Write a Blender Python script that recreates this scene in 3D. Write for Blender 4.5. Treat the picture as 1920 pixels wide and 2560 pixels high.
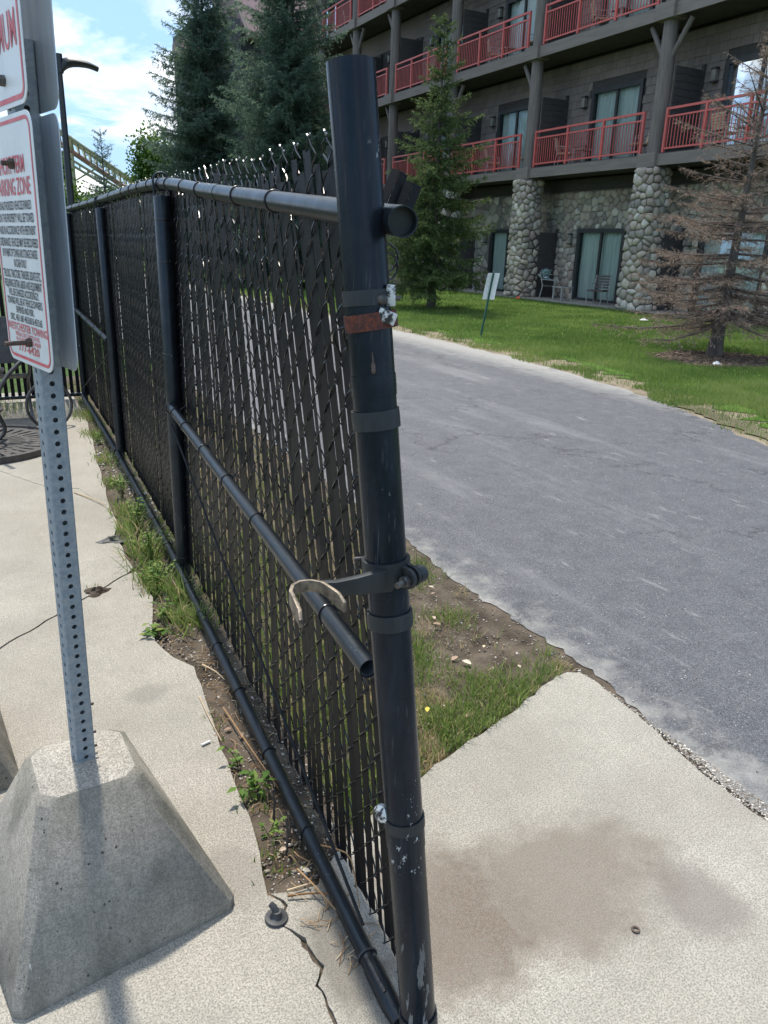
import bpy, bmesh, math, random
import numpy as np
from mathutils import Vector, Matrix

for o in list(bpy.data.objects): bpy.data.objects.remove(o, do_unlink=True)
scene = bpy.context.scene
COL = scene.collection
R = math.radians

# ---------------------------------------------------------------- camera
HCAM, FPX = 1.62, 1921.0
YAW, PITCH, ROLL = R(27.6), R(19.07), R(1.8)
_fh = Vector((math.sin(YAW), math.cos(YAW), 0)); _r0 = Vector((math.cos(YAW), -math.sin(YAW), 0)); _up = Vector((0, 0, 1))
_fw = _fh * math.cos(PITCH) - _up * math.sin(PITCH); _u0 = _up * math.cos(PITCH) + _fh * math.sin(PITCH)
_cx = _r0 * math.cos(ROLL) + _u0 * math.sin(ROLL); _cy = _u0 * math.cos(ROLL) - _r0 * math.sin(ROLL)
cam = bpy.data.cameras.new('camera'); camo = bpy.data.objects.new('camera', cam); COL.objects.link(camo)
camo.matrix_world = Matrix(((_cx.x, _cy.x, -_fw.x, 0), (_cx.y, _cy.y, -_fw.y, 0), (_cx.z, _cy.z, -_fw.z, HCAM), (0, 0, 0, 1)))
cam.sensor_fit = 'VERTICAL'; cam.sensor_height = 24.0; cam.lens = 24.0 * FPX / 2560.0
cam.clip_start = 0.02; cam.clip_end = 2000
scene.camera = camo

# ---------------------------------------------------------------- world and sun
SUN_AZ, SUN_EL = R(3), R(65)          # clockwise from +Y
world = bpy.data.worlds.new('World'); scene.world = world; world.use_nodes = True
nt = world.node_tree; nt.nodes.clear()
def wn(t, **kw):
    n = nt.nodes.new(t)
    for k_, v in kw.items(): setattr(n, k_, v)
    return n
out = wn('ShaderNodeOutputWorld'); bg = wn('ShaderNodeBackground')
sky = wn('ShaderNodeTexSky', sky_type='NISHITA', sun_disc=False, sun_elevation=SUN_EL, sun_rotation=SUN_AZ % (2 * math.pi))
sky.air_density = 1.0; sky.dust_density = 1.6; sky.ozone_density = 1.2
tc = wn('ShaderNodeTexCoord'); sep = wn('ShaderNodeSeparateXYZ'); nt.links.new(tc.outputs['Generated'], sep.inputs[0])
zz = wn('ShaderNodeMath', operation='MAXIMUM'); nt.links.new(sep.outputs['Z'], zz.inputs[0]); zz.inputs[1].default_value = 0.0
za = wn('ShaderNodeMath', operation='ADD'); nt.links.new(zz.outputs[0], za.inputs[0]); za.inputs[1].default_value = 0.22
dx = wn('ShaderNodeMath', operation='DIVIDE'); nt.links.new(sep.outputs['X'], dx.inputs[0]); nt.links.new(za.outputs[0], dx.inputs[1])
dy = wn('ShaderNodeMath', operation='DIVIDE'); nt.links.new(sep.outputs['Y'], dy.inputs[0]); nt.links.new(za.outputs[0], dy.inputs[1])
cmb = wn('ShaderNodeCombineXYZ'); nt.links.new(dx.outputs[0], cmb.inputs[0]); nt.links.new(dy.outputs[0], cmb.inputs[1]); cmb.inputs[2].default_value = 3.7
n1 = wn('ShaderNodeTexNoise'); n1.inputs['Scale'].default_value = 1.25; n1.inputs['Detail'].default_value = 9; n1.inputs['Roughness'].default_value = 0.58; n1.inputs['Distortion'].default_value = 0.25
nt.links.new(cmb.outputs[0], n1.inputs['Vector'])
cr = wn('ShaderNodeValToRGB'); cr.color_ramp.elements[0].position = 0.48; cr.color_ramp.elements[1].position = 0.60
nt.links.new(n1.outputs[0], cr.inputs[0])
n2 = wn('ShaderNodeTexNoise'); n2.inputs['Scale'].default_value = 2.6; n2.inputs['Detail'].default_value = 7; nt.links.new(cmb.outputs[0], n2.inputs['Vector'])
cr2 = wn('ShaderNodeValToRGB'); cr2.color_ramp.elements[0].position = 0.35; cr2.color_ramp.elements[0].color = (3.7, 4.1, 4.9, 1)
cr2.color_ramp.elements[1].position = 0.6; cr2.color_ramp.elements[1].color = (7.2, 7.15, 7.0, 1)
nt.links.new(n2.outputs[0], cr2.inputs[0])
skm = wn('ShaderNodeMix', data_type='RGBA', blend_type='MIX'); skm.inputs[0].default_value = 0.8
nt.links.new(sky.outputs[0], skm.inputs[6]); skm.inputs[7].default_value = (1.5, 2.8, 4.6, 1)
mx = wn('ShaderNodeMix', data_type='RGBA', blend_type='MIX')
nt.links.new(cr.outputs[0], mx.inputs[0]); nt.links.new(skm.outputs[2], mx.inputs[6]); nt.links.new(cr2.outputs[0], mx.inputs[7])
nt.links.new(mx.outputs[2], bg.inputs[0]); bg.inputs[1].default_value = 0.145
nt.links.new(bg.outputs[0], out.inputs[0])

sl = bpy.data.lights.new('sun', 'SUN'); sl.energy = 3.4; sl.angle = R(2.5); sl.color = (1.0, 0.93, 0.82)
so = bpy.data.objects.new('sun', sl); COL.objects.link(so)
_sd = Vector((math.sin(SUN_AZ) * math.cos(SUN_EL), math.cos(SUN_AZ) * math.cos(SUN_EL), math.sin(SUN_EL)))
so.rotation_euler = _sd.to_track_quat('Z', 'Y').to_euler(); so.location = (0, 0, 30)
vs = scene.view_settings; vs.view_transform = 'Standard'; vs.look = 'None'; vs.gamma = 1.0; vs.use_curve_mapping = False; vs.exposure = 0.85

# ---------------------------------------------------------------- helpers
ORIG = {}
def tag(o, label=None, cat=None, group=None, kind=None):
    if label: o['label'] = label
    if cat: o['category'] = cat
    if group: o['group'] = group
    if kind: o['kind'] = kind
    return o
def thing(name, label, cat, loc=(0, 0, 0), group=None):
    o = bpy.data.objects.new(name, None); COL.objects.link(o); o.location = loc; o.empty_display_size = 0.1
    ORIG[o.name] = Vector(loc)
    return tag(o, label, cat, group)
def link(name, me, parent=None, mat=None, loc=None):
    o = bpy.data.objects.new(name, me); COL.objects.link(o)
    if mat is not None and len(me.materials) == 0: me.materials.append(mat)
    if parent is not None:
        o.parent = parent; ORIG[o.name] = ORIG.get(parent.name, Vector((0, 0, 0)))
        if loc is not None: o.location = Vector(loc) - ORIG[parent.name]
    else:
        if loc is not None: o.location = loc
        ORIG[o.name] = Vector(loc) if loc is not None else Vector((0, 0, 0))
    return o
def set_rnd(me, arr):
    a = me.attributes.new('rnd', 'FLOAT', 'POINT'); a.data.foreach_set('value', np.asarray(arr, dtype=np.float32))
def tri_mesh(name, V, F=None, rnd=None, smooth=False):
    V = np.ascontiguousarray(V, dtype=np.float32).reshape(-1, 3)
    if F is None: F = np.arange(len(V), dtype=np.int32).reshape(-1, 3)
    F = np.ascontiguousarray(F, dtype=np.int32); n, k_ = F.shape
    me = bpy.data.meshes.new(name); me.vertices.add(len(V)); me.vertices.foreach_set('co', V.ravel())
    me.loops.add(n * k_); me.loops.foreach_set('vertex_index', F.ravel())
    me.polygons.add(n); me.polygons.foreach_set('loop_start', np.arange(0, n * k_, k_, dtype=np.int32)); me.polygons.foreach_set('loop_total', np.full(n, k_, dtype=np.int32))
    if smooth: me.polygons.foreach_set('use_smooth', np.ones(n, dtype=bool))
    me.update(); 
    if rnd is not None: set_rnd(me, rnd)
    return me

class MB:
    def __init__(self): self.v = []; self.f = []; self.r = []
    def add(self, vs_, fs, rnd=0.5):
        b = len(self.v); self.v += [tuple(p) for p in vs_]; self.f += [tuple(b + i for i in f) for f in fs]; self.r += [rnd] * len(vs_)
        return self
    def box(self, c, s, rz=0.0, M=None, rnd=0.5):
        hx, hy, hz = s[0] / 2, s[1] / 2, s[2] / 2
        vs_ = []
        for z in (-hz, hz):
            for x, y in ((-hx, -hy), (hx, -hy), (hx, hy), (-hx, hy)):
                p = Vector((x, y, z))
                if M is not None: p = M @ p
                elif rz: p = Vector((x * math.cos(rz) - y * math.sin(rz), x * math.sin(rz) + y * math.cos(rz), z))
                vs_.append(p + Vector(c))
        return self.add(vs_, [(3, 2, 1, 0), (4, 5, 6, 7), (0, 1, 5, 4), (1, 2, 6, 5), (2, 3, 7, 6), (3, 0, 4, 7)], rnd)
    def aabb(self, a, b, rnd=0.5):
        a, b = Vector(a), Vector(b); return self.box((a + b) / 2, b - a, rnd=rnd)
    def tube(self, pts, rad, n=8, caps=True, rnd=0.5, up=None):
        pts = [Vector(p) for p in pts]; m = len(pts)
        rads = rad if isinstance(rad, (list, tuple)) else [rad] * m
        vs_ = []; prev = None
        for i, p in enumerate(pts):
            t = (pts[min(i + 1, m - 1)] - pts[max(i - 1, 0)])
            t = t.normalized() if t.length > 1e-9 else Vector((0, 0, 1))
            if prev is None:
                a = Vector((0, 0, 1)) if abs(t.z) < 0.9 else Vector((1, 0, 0))
                if up is not None: a = Vector(up)
                x = t.cross(a).normalized()
            else:
                x = prev - t * prev.dot(t); x = x.normalized() if x.length > 1e-6 else t.orthogonal().normalized()
            prev = x; y = t.cross(x)
            for j in range(n):
                an = 2 * math.pi * j / n; vs_.append(p + (x * math.cos(an) + y * math.sin(an)) * rads[i])
        fs = []
        for i in range(m - 1):
            for j in range(n):
                a, b = i * n + j, i * n + (j + 1) % n; fs.append((a, b, b + n, a + n))
        if caps: fs.append(tuple(reversed(range(n)))); fs.append(tuple(range((m - 1) * n, m * n)))
        return self.add(vs_, fs, rnd)
    def pipe(self, pts, ro, ri, n=28):
        pts = [Vector(p) for p in pts]
        b0 = len(self.v); self.tube(pts, ro, n, caps=False); b1 = len(self.v); self.tube(pts, ri, n, caps=False); m = len(pts)
        for k_ in (0, m - 1):
            for j in range(n):
                a, b = b0 + k_ * n + j, b0 + k_ * n + (j + 1) % n; c, d = b1 + k_ * n + (j + 1) % n, b1 + k_ * n + j
                self.f.append((a, b, c, d))
        return self
    def ring(self, c, axis, rad, tr, n=20, k=6, x0=None, arc=(0, 2 * math.pi)):
        axis = Vector(axis).normalized(); x = (Vector(x0) if x0 is not None else axis.orthogonal()); x = (x - axis * x.dot(axis)).normalized(); y = axis.cross(x)
        full = abs(arc[1] - arc[0] - 2 * math.pi) < 1e-6; m = n + (0 if full else 1)
        vs_ = []
        for i in range(m):
            a = arc[0] + (arc[1] - arc[0]) * i / n; d = x * math.cos(a) + y * math.sin(a)
            for j in range(k):
                b = 2 * math.pi * j / k; vs_.append(Vector(c) + d * (rad + tr * math.cos(b)) + axis * tr * math.sin(b))
        fs = []
        for i in range(n):
            i2 = (i + 1) % m
            for j in range(k):
                fs.append((i * k + j, i2 * k + j, i2 * k + (j + 1) % k, i * k + (j + 1) % k))
        return self.add(vs_, fs)
    def band(self, c, axis, ri, ro, h, n=36):
        axis = Vector(axis).normalized(); x = axis.orthogonal().normalized(); y = axis.cross(x); vs_ = []
        prof = ((ri, -h / 2), (ro, -h / 2), (ro + 0.0004, 0), (ro, h / 2), (ri, h / 2))
        for i in range(n):
            a = 2 * math.pi * i / n; d = x * math.cos(a) + y * math.sin(a)
            for r_, z in prof: vs_.append(Vector(c) + d * r_ + axis * z)
        k = len(prof); fs = []
        for i in range(n):
            i2 = (i + 1) % n
            for j in range(k): fs.append((i * k + j, i2 * k + j, i2 * k + (j + 1) % k, i * k + (j + 1) % k))
        return self.add(vs_, fs)
    def lathe(self, c, prof, axis=(0, 0, 1), n=24, rnd=0.5):
        axis = Vector(axis).normalized(); x = axis.orthogonal().normalized(); y = axis.cross(x); vs_ = []; k = len(prof)
        for i in range(n):
            a = 2 * math.pi * i / n; d = x * math.cos(a) + y * math.sin(a)
            for r_, z in prof: vs_.append(Vector(c) + d * max(r_, 1e-5) + axis * z)
        fs = []
        for i in range(n):
            i2 = (i + 1) % n
            for j in range(k - 1): fs.append((i * k + j, i2 * k + j, i2 * k + j + 1, i * k + j + 1))
        return self.add(vs_, fs, rnd)
    def prism(self, poly, z0, z1):
        n = len(poly); vs_ = [(p[0], p[1], z0) for p in poly] + [(p[0], p[1], z1) for p in poly]
        fs = [tuple(reversed(range(n))), tuple(range(n, 2 * n))] + [(i, (i + 1) % n, n + (i + 1) % n, n + i) for i in range(n)]
        return self.add(vs_, fs)
    def mesh(self, name, org=Vector((0, 0, 0)), smooth=False, auto=None, bevel=0.0, rnd=False):
        me = bpy.data.meshes.new(name)
        me.from_pydata([(p[0] - org.x, p[1] - org.y, p[2] - org.z) for p in self.v], [], self.f)
        if rnd: set_rnd(me, self.r)
        bm = bmesh.new(); bm.from_mesh(me)
        bmesh.ops.recalc_face_normals(bm, faces=bm.faces)
        if bevel: bmesh.ops.bevel(bm, geom=[e for e in bm.edges if len(e.link_faces) == 2 and e.calc_face_angle(0) > 0.5], offset=bevel, segments=2, profile=0.7, affect='EDGES')
        bm.to_mesh(me); bm.free()
        if smooth:
            me.polygons.foreach_set('use_smooth', np.ones(len(me.polygons), dtype=bool))
            me.set_sharp_from_angle(angle=auto if auto else R(40))
        me.update(); return me
    def build(self, name, mat, parent=None, smooth=False, auto=None, bevel=0.0, rnd=False, org=None):
        if parent is not None: o_ = ORIG[parent.name]
        else: o_ = Vector(org) if org is not None else Vector((0, 0, 0))
        return link(name, self.mesh(name, o_, smooth, auto, bevel, rnd), parent, mat, None if parent is not None else o_)

# ---------------------------------------------------------------- materials
def newmat(name):
    m = bpy.data.materials.new(name); m.use_nodes = True; t = m.node_tree; p = t.nodes['Principled BSDF']; return m, t, p
def noise(t, scale, detail=5, rough=0.6, vec=None, dist=0.0):
    n = t.nodes.new('ShaderNodeTexNoise'); n.inputs['Scale'].default_value = scale; n.inputs['Detail'].default_value = detail; n.inputs['Roughness'].default_value = rough; n.inputs['Distortion'].default_value = dist
    if vec is not None: t.links.new(vec, n.inputs['Vector'])
    return n.outputs[0]
def ramp(t, fac, stops):
    r_ = t.nodes.new('ShaderNodeValToRGB'); e = r_.color_ramp.elements
    while len(e) < len(stops): e.new(0.5)
    for i, (p, c) in enumerate(stops):
        e[i].position = p; e[i].color = (c, c, c, 1) if not isinstance(c, (tuple, list)) else (*c, 1)
    t.links.new(fac, r_.inputs[0]); return r_.outputs[0]
def mixc(t, fac, a, b, mode='MIX'):
    m = t.nodes.new('ShaderNodeMix'); m.data_type = 'RGBA'; m.blend_type = mode
    if isinstance(fac, (int, float)): m.inputs[0].default_value = fac
    else: t.links.new(fac, m.inputs[0])
    for i, c in ((6, a), (7, b)):
        if isinstance(c, (tuple, list)): m.inputs[i].default_value = (*c, 1)
        else: t.links.new(c, m.inputs[i])
    return m.outputs[2]
def math_(t, op, a, b=None):
    m = t.nodes.new('ShaderNodeMath'); m.operation = op
    for i, x in ((0, a), (1, b)):
        if x is None: continue
        if isinstance(x, (int, float)): m.inputs[i].default_value = x
        else: t.links.new(x, m.inputs[i])
    return m.outputs[0]
def coords(t, scale=(1, 1, 1), rot=(0, 0, 0), loc=(0, 0, 0), kind='Object'):
    c = t.nodes.new('ShaderNodeTexCoord'); m = t.nodes.new('ShaderNodeMapping'); m.inputs['Scale'].default_value = scale; m.inputs['Rotation'].default_value = rot; m.inputs['Location'].default_value = loc
    t.links.new(c.outputs[kind], m.inputs[0]); return m.outputs[0]
def wpos(t, scale=(1, 1, 1), rot=(0, 0, 0), loc=(0, 0, 0)):
    g = t.nodes.new('ShaderNodeNewGeometry'); m = t.nodes.new('ShaderNodeMapping'); m.inputs['Scale'].default_value = scale; m.inputs['Rotation'].default_value = rot; m.inputs['Location'].default_value = loc
    t.links.new(g.outputs['Position'], m.inputs[0]); return m.outputs[0]
def bump(t, p, h, strength=0.3, dist=0.01):
    b = t.nodes.new('ShaderNodeBump'); b.inputs['Strength'].default_value = strength; b.inputs['Distance'].default_value = dist
    t.links.new(h, b.inputs['Height']); t.links.new(b.outputs[0], p.inputs['Normal'])
def attr(t, name='rnd'):
    a = t.nodes.new('ShaderNodeAttribute'); a.attribute_name = name; return a.outputs['Fac']
def simple(name, c1, c2=None, scale=6.0, rough=0.6, metal=0.0, bmp=0.0, bscale=60.0, bdist=0.004, stretch=(1, 1, 1), spec=0.5, useattr=False, lo=0.35, hi=0.65, rough2=None):
    m, t, p = newmat(name); c2 = c2 or tuple(x * 0.75 for x in c1); v = wpos(t, stretch)
    f = ramp(t, noise(t, scale, 6, 0.6, v), [(lo, 0.0), (hi, 1.0)])
    if useattr: f = math_(t, 'ADD', math_(t, 'MULTIPLY', f, 0.4), math_(t, 'MULTIPLY', attr(t), 0.6))
    t.links.new(mixc(t, f, c1, c2), p.inputs['Base Color'])
    p.inputs['Roughness'].default_value = rough; p.inputs['Metallic'].default_value = metal; p.inputs['Specular IOR Level'].default_value = spec
    if rough2 is not None:
        t.links.new(math_(t, 'ADD', math_(t, 'MULTIPLY', noise(t, scale * 3, 4, 0.6, v), rough2 - rough), rough), p.inputs['Roughness'])
    if bmp: bump(t, p, noise(t, bscale, 5, 0.65, v), bmp, bdist)
    return m
def leafmat(name, stops, trans=0.3, rough=0.6, spec=0.2):
    m, t, p = newmat(name); c = ramp(t, attr(t), stops); t.links.new(c, p.inputs['Base Color']); p.inputs['Roughness'].default_value = rough; p.inputs['Specular IOR Level'].default_value = spec
    if trans:
        tr = t.nodes.new('ShaderNodeBsdfTranslucent'); t.links.new(c, tr.inputs[0]); ms = t.nodes.new('ShaderNodeMixShader'); ms.inputs[0].default_value = trans
        t.links.new(p.outputs[0], ms.inputs[1]); t.links.new(tr.outputs[0], ms.inputs[2]); t.links.new(ms.outputs[0], t.nodes['Material Output'].inputs[0])
    return m

def paint_mat(name, base=(0.012, 0.015, 0.019), chip=(0.42, 0.44, 0.44), chips=0.5, scuffdir=(30, 30, 5), rough=0.28, rust=0.0, peel=False, spec=0.4):
    m, t, p = newmat(name); v = wpos(t, scuffdir); v1 = wpos(t)
    sc = ramp(t, noise(t, 1.0, 6, 0.7, v), [(0.40, 0.0), (0.75, 1.0)])
    col = mixc(t, math_(t, 'MULTIPLY', sc, 0.6), base, tuple(x * 2.6 + 0.008 for x in base))
    dust = ramp(t, noise(t, 14, 5, 0.6, v1), [(0.45, 0.0), (0.80, 0.5)])
    col = mixc(t, dust, col, (0.020, 0.024, 0.029))
    if rust:
        rr = ramp(t, noise(t, 60, 6, 0.75, v1), [(0.5 - 0.16 * rust, 0.0), (0.72 - 0.16 * rust, 1.0)])
        col = mixc(t, rr, col, mixc(t, ramp(t, noise(t, 120, 5, 0.75, v1), [(0.38, 0.0), (0.66, 1.0)]), (0.028, 0.011, 0.010), (0.17, 0.045, 0.022)))
    if chips:
        big = ramp(t, noise(t, 5, 2, 0.5, v1), [(0.55, 0.0), (0.62, 1.0)])
        ch = ramp(t, noise(t, 75, 4, 0.75, wpos(t, (1, 1, 0.45))), [(0.69 - 0.06 * chips, 0.0), (0.70 - 0.06 * chips, 1.0)])
        fac = math_(t, 'MULTIPLY', math_(t, 'MULTIPLY', ch, big), 0.9); col = mixc(t, fac, col, chip)
    scr = ramp(t, noise(t, 1.0, 3, 0.6, wpos(t, (150, 150, 5))), [(0.62, 0.0), (0.74, 0.55)]); col = mixc(t, math_(t, 'MULTIPLY', scr, ramp(t, noise(t, 7, 3, 0.5, v1), [(0.45, 0.0), (0.6, 1.0)])), col, (0.10, 0.11, 0.12))
    if peel:
        g = t.nodes.new('ShaderNodeNewGeometry'); sx = t.nodes.new('ShaderNodeSeparateXYZ'); t.links.new(g.outputs['Position'], sx.inputs[0])
        low = ramp(t, sx.outputs[2], [(0.10, 1.0), (0.5, 0.0)]); pe = ramp(t, math_(t, 'ADD', noise(t, 1.0, 4, 0.65, wpos(t, (48, 48, 7))), math_(t, 'MULTIPLY', low, 0.10)), [(0.66, 0.0), (0.67, 0.9)]); col = mixc(t, math_(t, 'MULTIPLY', pe, low), col, (0.17, 0.175, 0.17))
    t.links.new(col, p.inputs['Base Color'])
    t.links.new(math_(t, 'ADD', math_(t, 'MULTIPLY', noise(t, 18, 4, 0.6, v1), 0.35), rough - 0.08), p.inputs['Roughness'])
    p.inputs['Specular IOR Level'].default_value = spec; p.inputs['Specular Tint'].default_value = (0.80, 0.90, 1.0, 1)  # blue sky reflection put into the specular colour, not a tint of the paint
    bump(t, p, noise(t, 160, 4, 0.6, v1), 0.08, 0.002)
    return m
M = {}
M['post'] = paint_mat('black_post_paint', base=(0.0055, 0.0080, 0.0125), chips=1.1, rough=0.17, peel=True, spec=0.24)
M['rail'] = paint_mat('black_rail_paint', base=(0.0065, 0.0085, 0.011), chips=0.25, scuffdir=(18, 4, 18), rough=0.26, spec=0.45)
M['band'] = paint_mat('black_band', base=(0.016, 0.017, 0.018), chips=0.2, rough=0.42, rust=0.0)
M['rust'] = paint_mat('rusty_band', base=(0.05, 0.02, 0.014), chips=0.0, rough=0.7, rust=1.2)
M['latch'] = paint_mat('worn_black_latch', base=(0.014, 0.015, 0.016), chips=1.7, rough=0.4)
M['barefork'] = simple('bare_worn_steel', (0.27, 0.225, 0.17), (0.055, 0.048, 0.042), 45, 0.5, 0.5, 0.5, 120, 0.003)
M['bolt'] = simple('dark_steel_bolt', (0.13, 0.12, 0.115), (0.05, 0.05, 0.05), 80, 0.45, 0.7, 0.3, 300, 0.001)
M['inside'] = simple('pipe_inside', (0.16, 0.18, 0.20), (0.09, 0.10, 0.115), 30, 0.5, 0.3)
M['alu'] = simple('worn_cast_aluminium', (0.55, 0.56, 0.56), (0.03, 0.03, 0.03), 70, 0.45, 0.4, 0.3, 200, 0.002, lo=0.48, hi=0.56)
M['slat'] = simple('black_plastic_slat', (0.003, 0.0038, 0.0052), (0.0065, 0.0074, 0.0094), 30, 0.38, 0, 0.12, 90, 0.003, stretch=(8, 8, 0.6), rough2=0.6, spec=0.18)
M['wire'] = simple('black_coated_wire', (0.011, 0.011, 0.012), (0.022, 0.022, 0.024), 40, 0.26)
M['rod'] = simple('dull_black_rod', (0.018, 0.02, 0.023), (0.03, 0.032, 0.035), 20, 0.75, spec=0.1)
M['tip'] = simple('galvanised_tip', (0.36, 0.37, 0.37), (0.20, 0.21, 0.21), 300, 0.35, 0.8)
M['galv'] = simple('galvanised_steel', (0.20, 0.245, 0.29), (0.30, 0.335, 0.36), 90, 0.5, 0.35, 0.15, 180, 0.001, rough2=0.75)
M['signback'] = simple('sign_back_aluminium', (0.36, 0.41, 0.47), (0.47, 0.51, 0.55), 18, 0.42, 0.45, 0.05, 200, 0.001, stretch=(3, 3, 0.5), rough2=0.7)
M['signwhite'] = simple('sign_white', (0.66, 0.68, 0.69), (0.55, 0.565, 0.57), 16, 0.4, lo=0.45, hi=0.85)
M['signred'] = simple('sign_red_print', (0.56, 0.075, 0.10), (0.62, 0.15, 0.16), 40, 0.5)
M['signink'] = simple('sign_black_print', (0.045, 0.045, 0.055), (0.07, 0.07, 0.08), 40, 0.5)
M['boltrust'] = simple('rusty_bolt', (0.10, 0.07, 0.055), (0.05, 0.035, 0.03), 100, 0.7, 0.2, 0.4, 300, 0.001)

def concrete(name, c1, c2, stains=False, pits=0.0, moss=False, grain=0.8):
    m, t, p = newmat(name); v = wpos(t)
    fine = noise(t, 210, 3, 0.75, v); mid = noise(t, 26, 5, 0.65, v); big = noise(t, 2.3, 5, 0.6, v)
    sand = noise(t, 620, 2, 0.6, v)
    col = mixc(t, ramp(t, mid, [(0.3, 0.0), (0.7, 1.0)]), c1, c2)
    col = mixc(t, ramp(t, big, [(0.36, 0.0), (0.7, 0.55)]), col, tuple(x * 0.60 for x in c1))
    col = mixc(t, ramp(t, noise(t, 0.9, 5, 0.7, wpos(t, loc=(4.2, 1.3, 0))), [(0.45, 0.0), (0.66, 0.55)]), col, tuple(x * k_ for x, k_ in zip(c1, (0.66, 0.62, 0.60))))
    col = mixc(t, ramp(t, noise(t, 9, 6, 0.75, wpos(t, (1, 1, 1), loc=(9, 2, 0))), [(0.55, 0.0), (0.68, 0.4)]), col, tuple(x * 0.55 for x in c1))
    if stains:
        d = math_(t, 'ADD', math_(t, 'MULTIPLY', noise(t, 5.5, 4, 0.6, v), 0.75), math_(t, 'MULTIPLY', noise(t, 34, 5, 0.75, v), 0.25))
        def blob(cx, cy, sx, sy, soft=0.5, amp=0.8):
            vv = wpos(t, (1 / sx, 1 / sy, 0.0), loc=(-cx / sx, -cy / sy, 0)); ln = t.nodes.new('ShaderNodeVectorMath'); ln.operation = 'LENGTH'; t.links.new(vv, ln.inputs[0])
            w = math_(t, 'ADD', ln.outputs['Value'], math_(t, 'MULTIPLY', math_(t, 'SUBTRACT', d, 0.5), 1.5)); return ramp(t, w, [(0.55, amp), (0.55 + soft, 0.0)])
        b1 = blob(1.20, 1.23, 0.44, 0.27, 0.42, 0.70); b2 = blob(0.88, 1.25, 0.27, 0.36, 0.35, 0.75); b3 = blob(1.52, 1.02, 0.16, 0.16, 0.4, 0.6)
        col = mixc(t, b1, col, (0.105, 0.076, 0.054)); col = mixc(t, b2, col, (0.105, 0.066, 0.040)); col = mixc(t, b3, col, (0.11, 0.088, 0.08))
        b4 = blob(0.59, 1.27, 0.10, 0.26, 0.35, 0.75); col = mixc(t, b4, col, (0.075, 0.065, 0.055))
        b5 = blob(0.42, 1.62, 0.12, 0.14, 0.5, 0.4); col = mixc(t, b5, col, (0.10, 0.085, 0.075))
        b6 = blob(0.40, 2.62, 0.10, 0.09, 0.6, 0.5); col = mixc(t, b6, col, (0.16, 0.15, 0.14))
    col = mixc(t, ramp(t, fine, [(0.42, grain), (0.53, 0.0)]), col, tuple(x * 0.28 for x in c1))
    col = mixc(t, ramp(t, noise(t, 95, 4, 0.7, v), [(0.40, 0.45), (0.52, 0.0)]), col, tuple(x * 0.45 for x in c1))
    col = mixc(t, ramp(t, sand, [(0.55, 0.0), (0.68, 0.7)]), col, tuple(min(1, x * 1.6) for x in c1))
    if moss:
        mo = ramp(t, noise(t, 6, 4, 0.6, wpos(t, (1, 1, 0.5), loc=(2.1, 0.4, 0))), [(0.44, 0.0), (0.66, 0.55)]); col = mixc(t, mo, col, (0.035, 0.042, 0.03))
        sc = ramp(t, noise(t, 38, 4, 0.7, wpos(t, (1, 1, 0.22))), [(0.70, 0.0), (0.73, 0.9)]); col = mixc(t, sc, col, (0.5, 0.49, 0.46))
    br = noise(t, 1.0, 3, 0.6, wpos(t, (260, 9, 9), (0, 0, R(52)))); col = mixc(t, ramp(t, br, [(0.35, 0.28), (0.5, 0.0)]), col, tuple(x * 0.5 for x in c1))
    h = math_(t, 'ADD', math_(t, 'ADD', fine, math_(t, 'MULTIPLY', mid, 0.5)), math_(t, 'MULTIPLY', br, 0.7))
    if pits:
        vo = t.nodes.new('ShaderNodeTexVoronoi'); vo.inputs['Scale'].default_value = 44; vo.inputs['Randomness'].default_value = 1; t.links.new(v, vo.inputs['Vector'])
        pm = ramp(t, noise(t, 9, 3, 0.6, v), [(0.42, 0.02), (0.62, 0.16)])
        pt = math_(t, 'LESS_THAN', vo.outputs['Distance'], pm); col = mixc(t, math_(t, 'MULTIPLY', pt, 0.8), col, (0.02, 0.02, 0.02)); h = math_(t, 'SUBTRACT', h, math_(t, 'MULTIPLY', pt, 2.5))
    t.links.new(col, p.inputs['Base Color']); p.inputs['Roughness'].default_value = 0.9; p.inputs['Specular IOR Level'].default_value = 0.25
    bump(t, p, h, 0.55, 0.003); return m
M['slab'] = concrete('pavement_concrete', (0.365, 0.345, 0.302), (0.43, 0.405, 0.355), stains=True)
M['block'] = concrete('cast_concrete', (0.285, 0.268, 0.235), (0.345, 0.325, 0.285), pits=1.0, moss=True, grain=0.45)
M['blocktop'] = concrete('rough_concrete_top', (0.36, 0.335, 0.295), (0.43, 0.405, 0.36))

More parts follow.
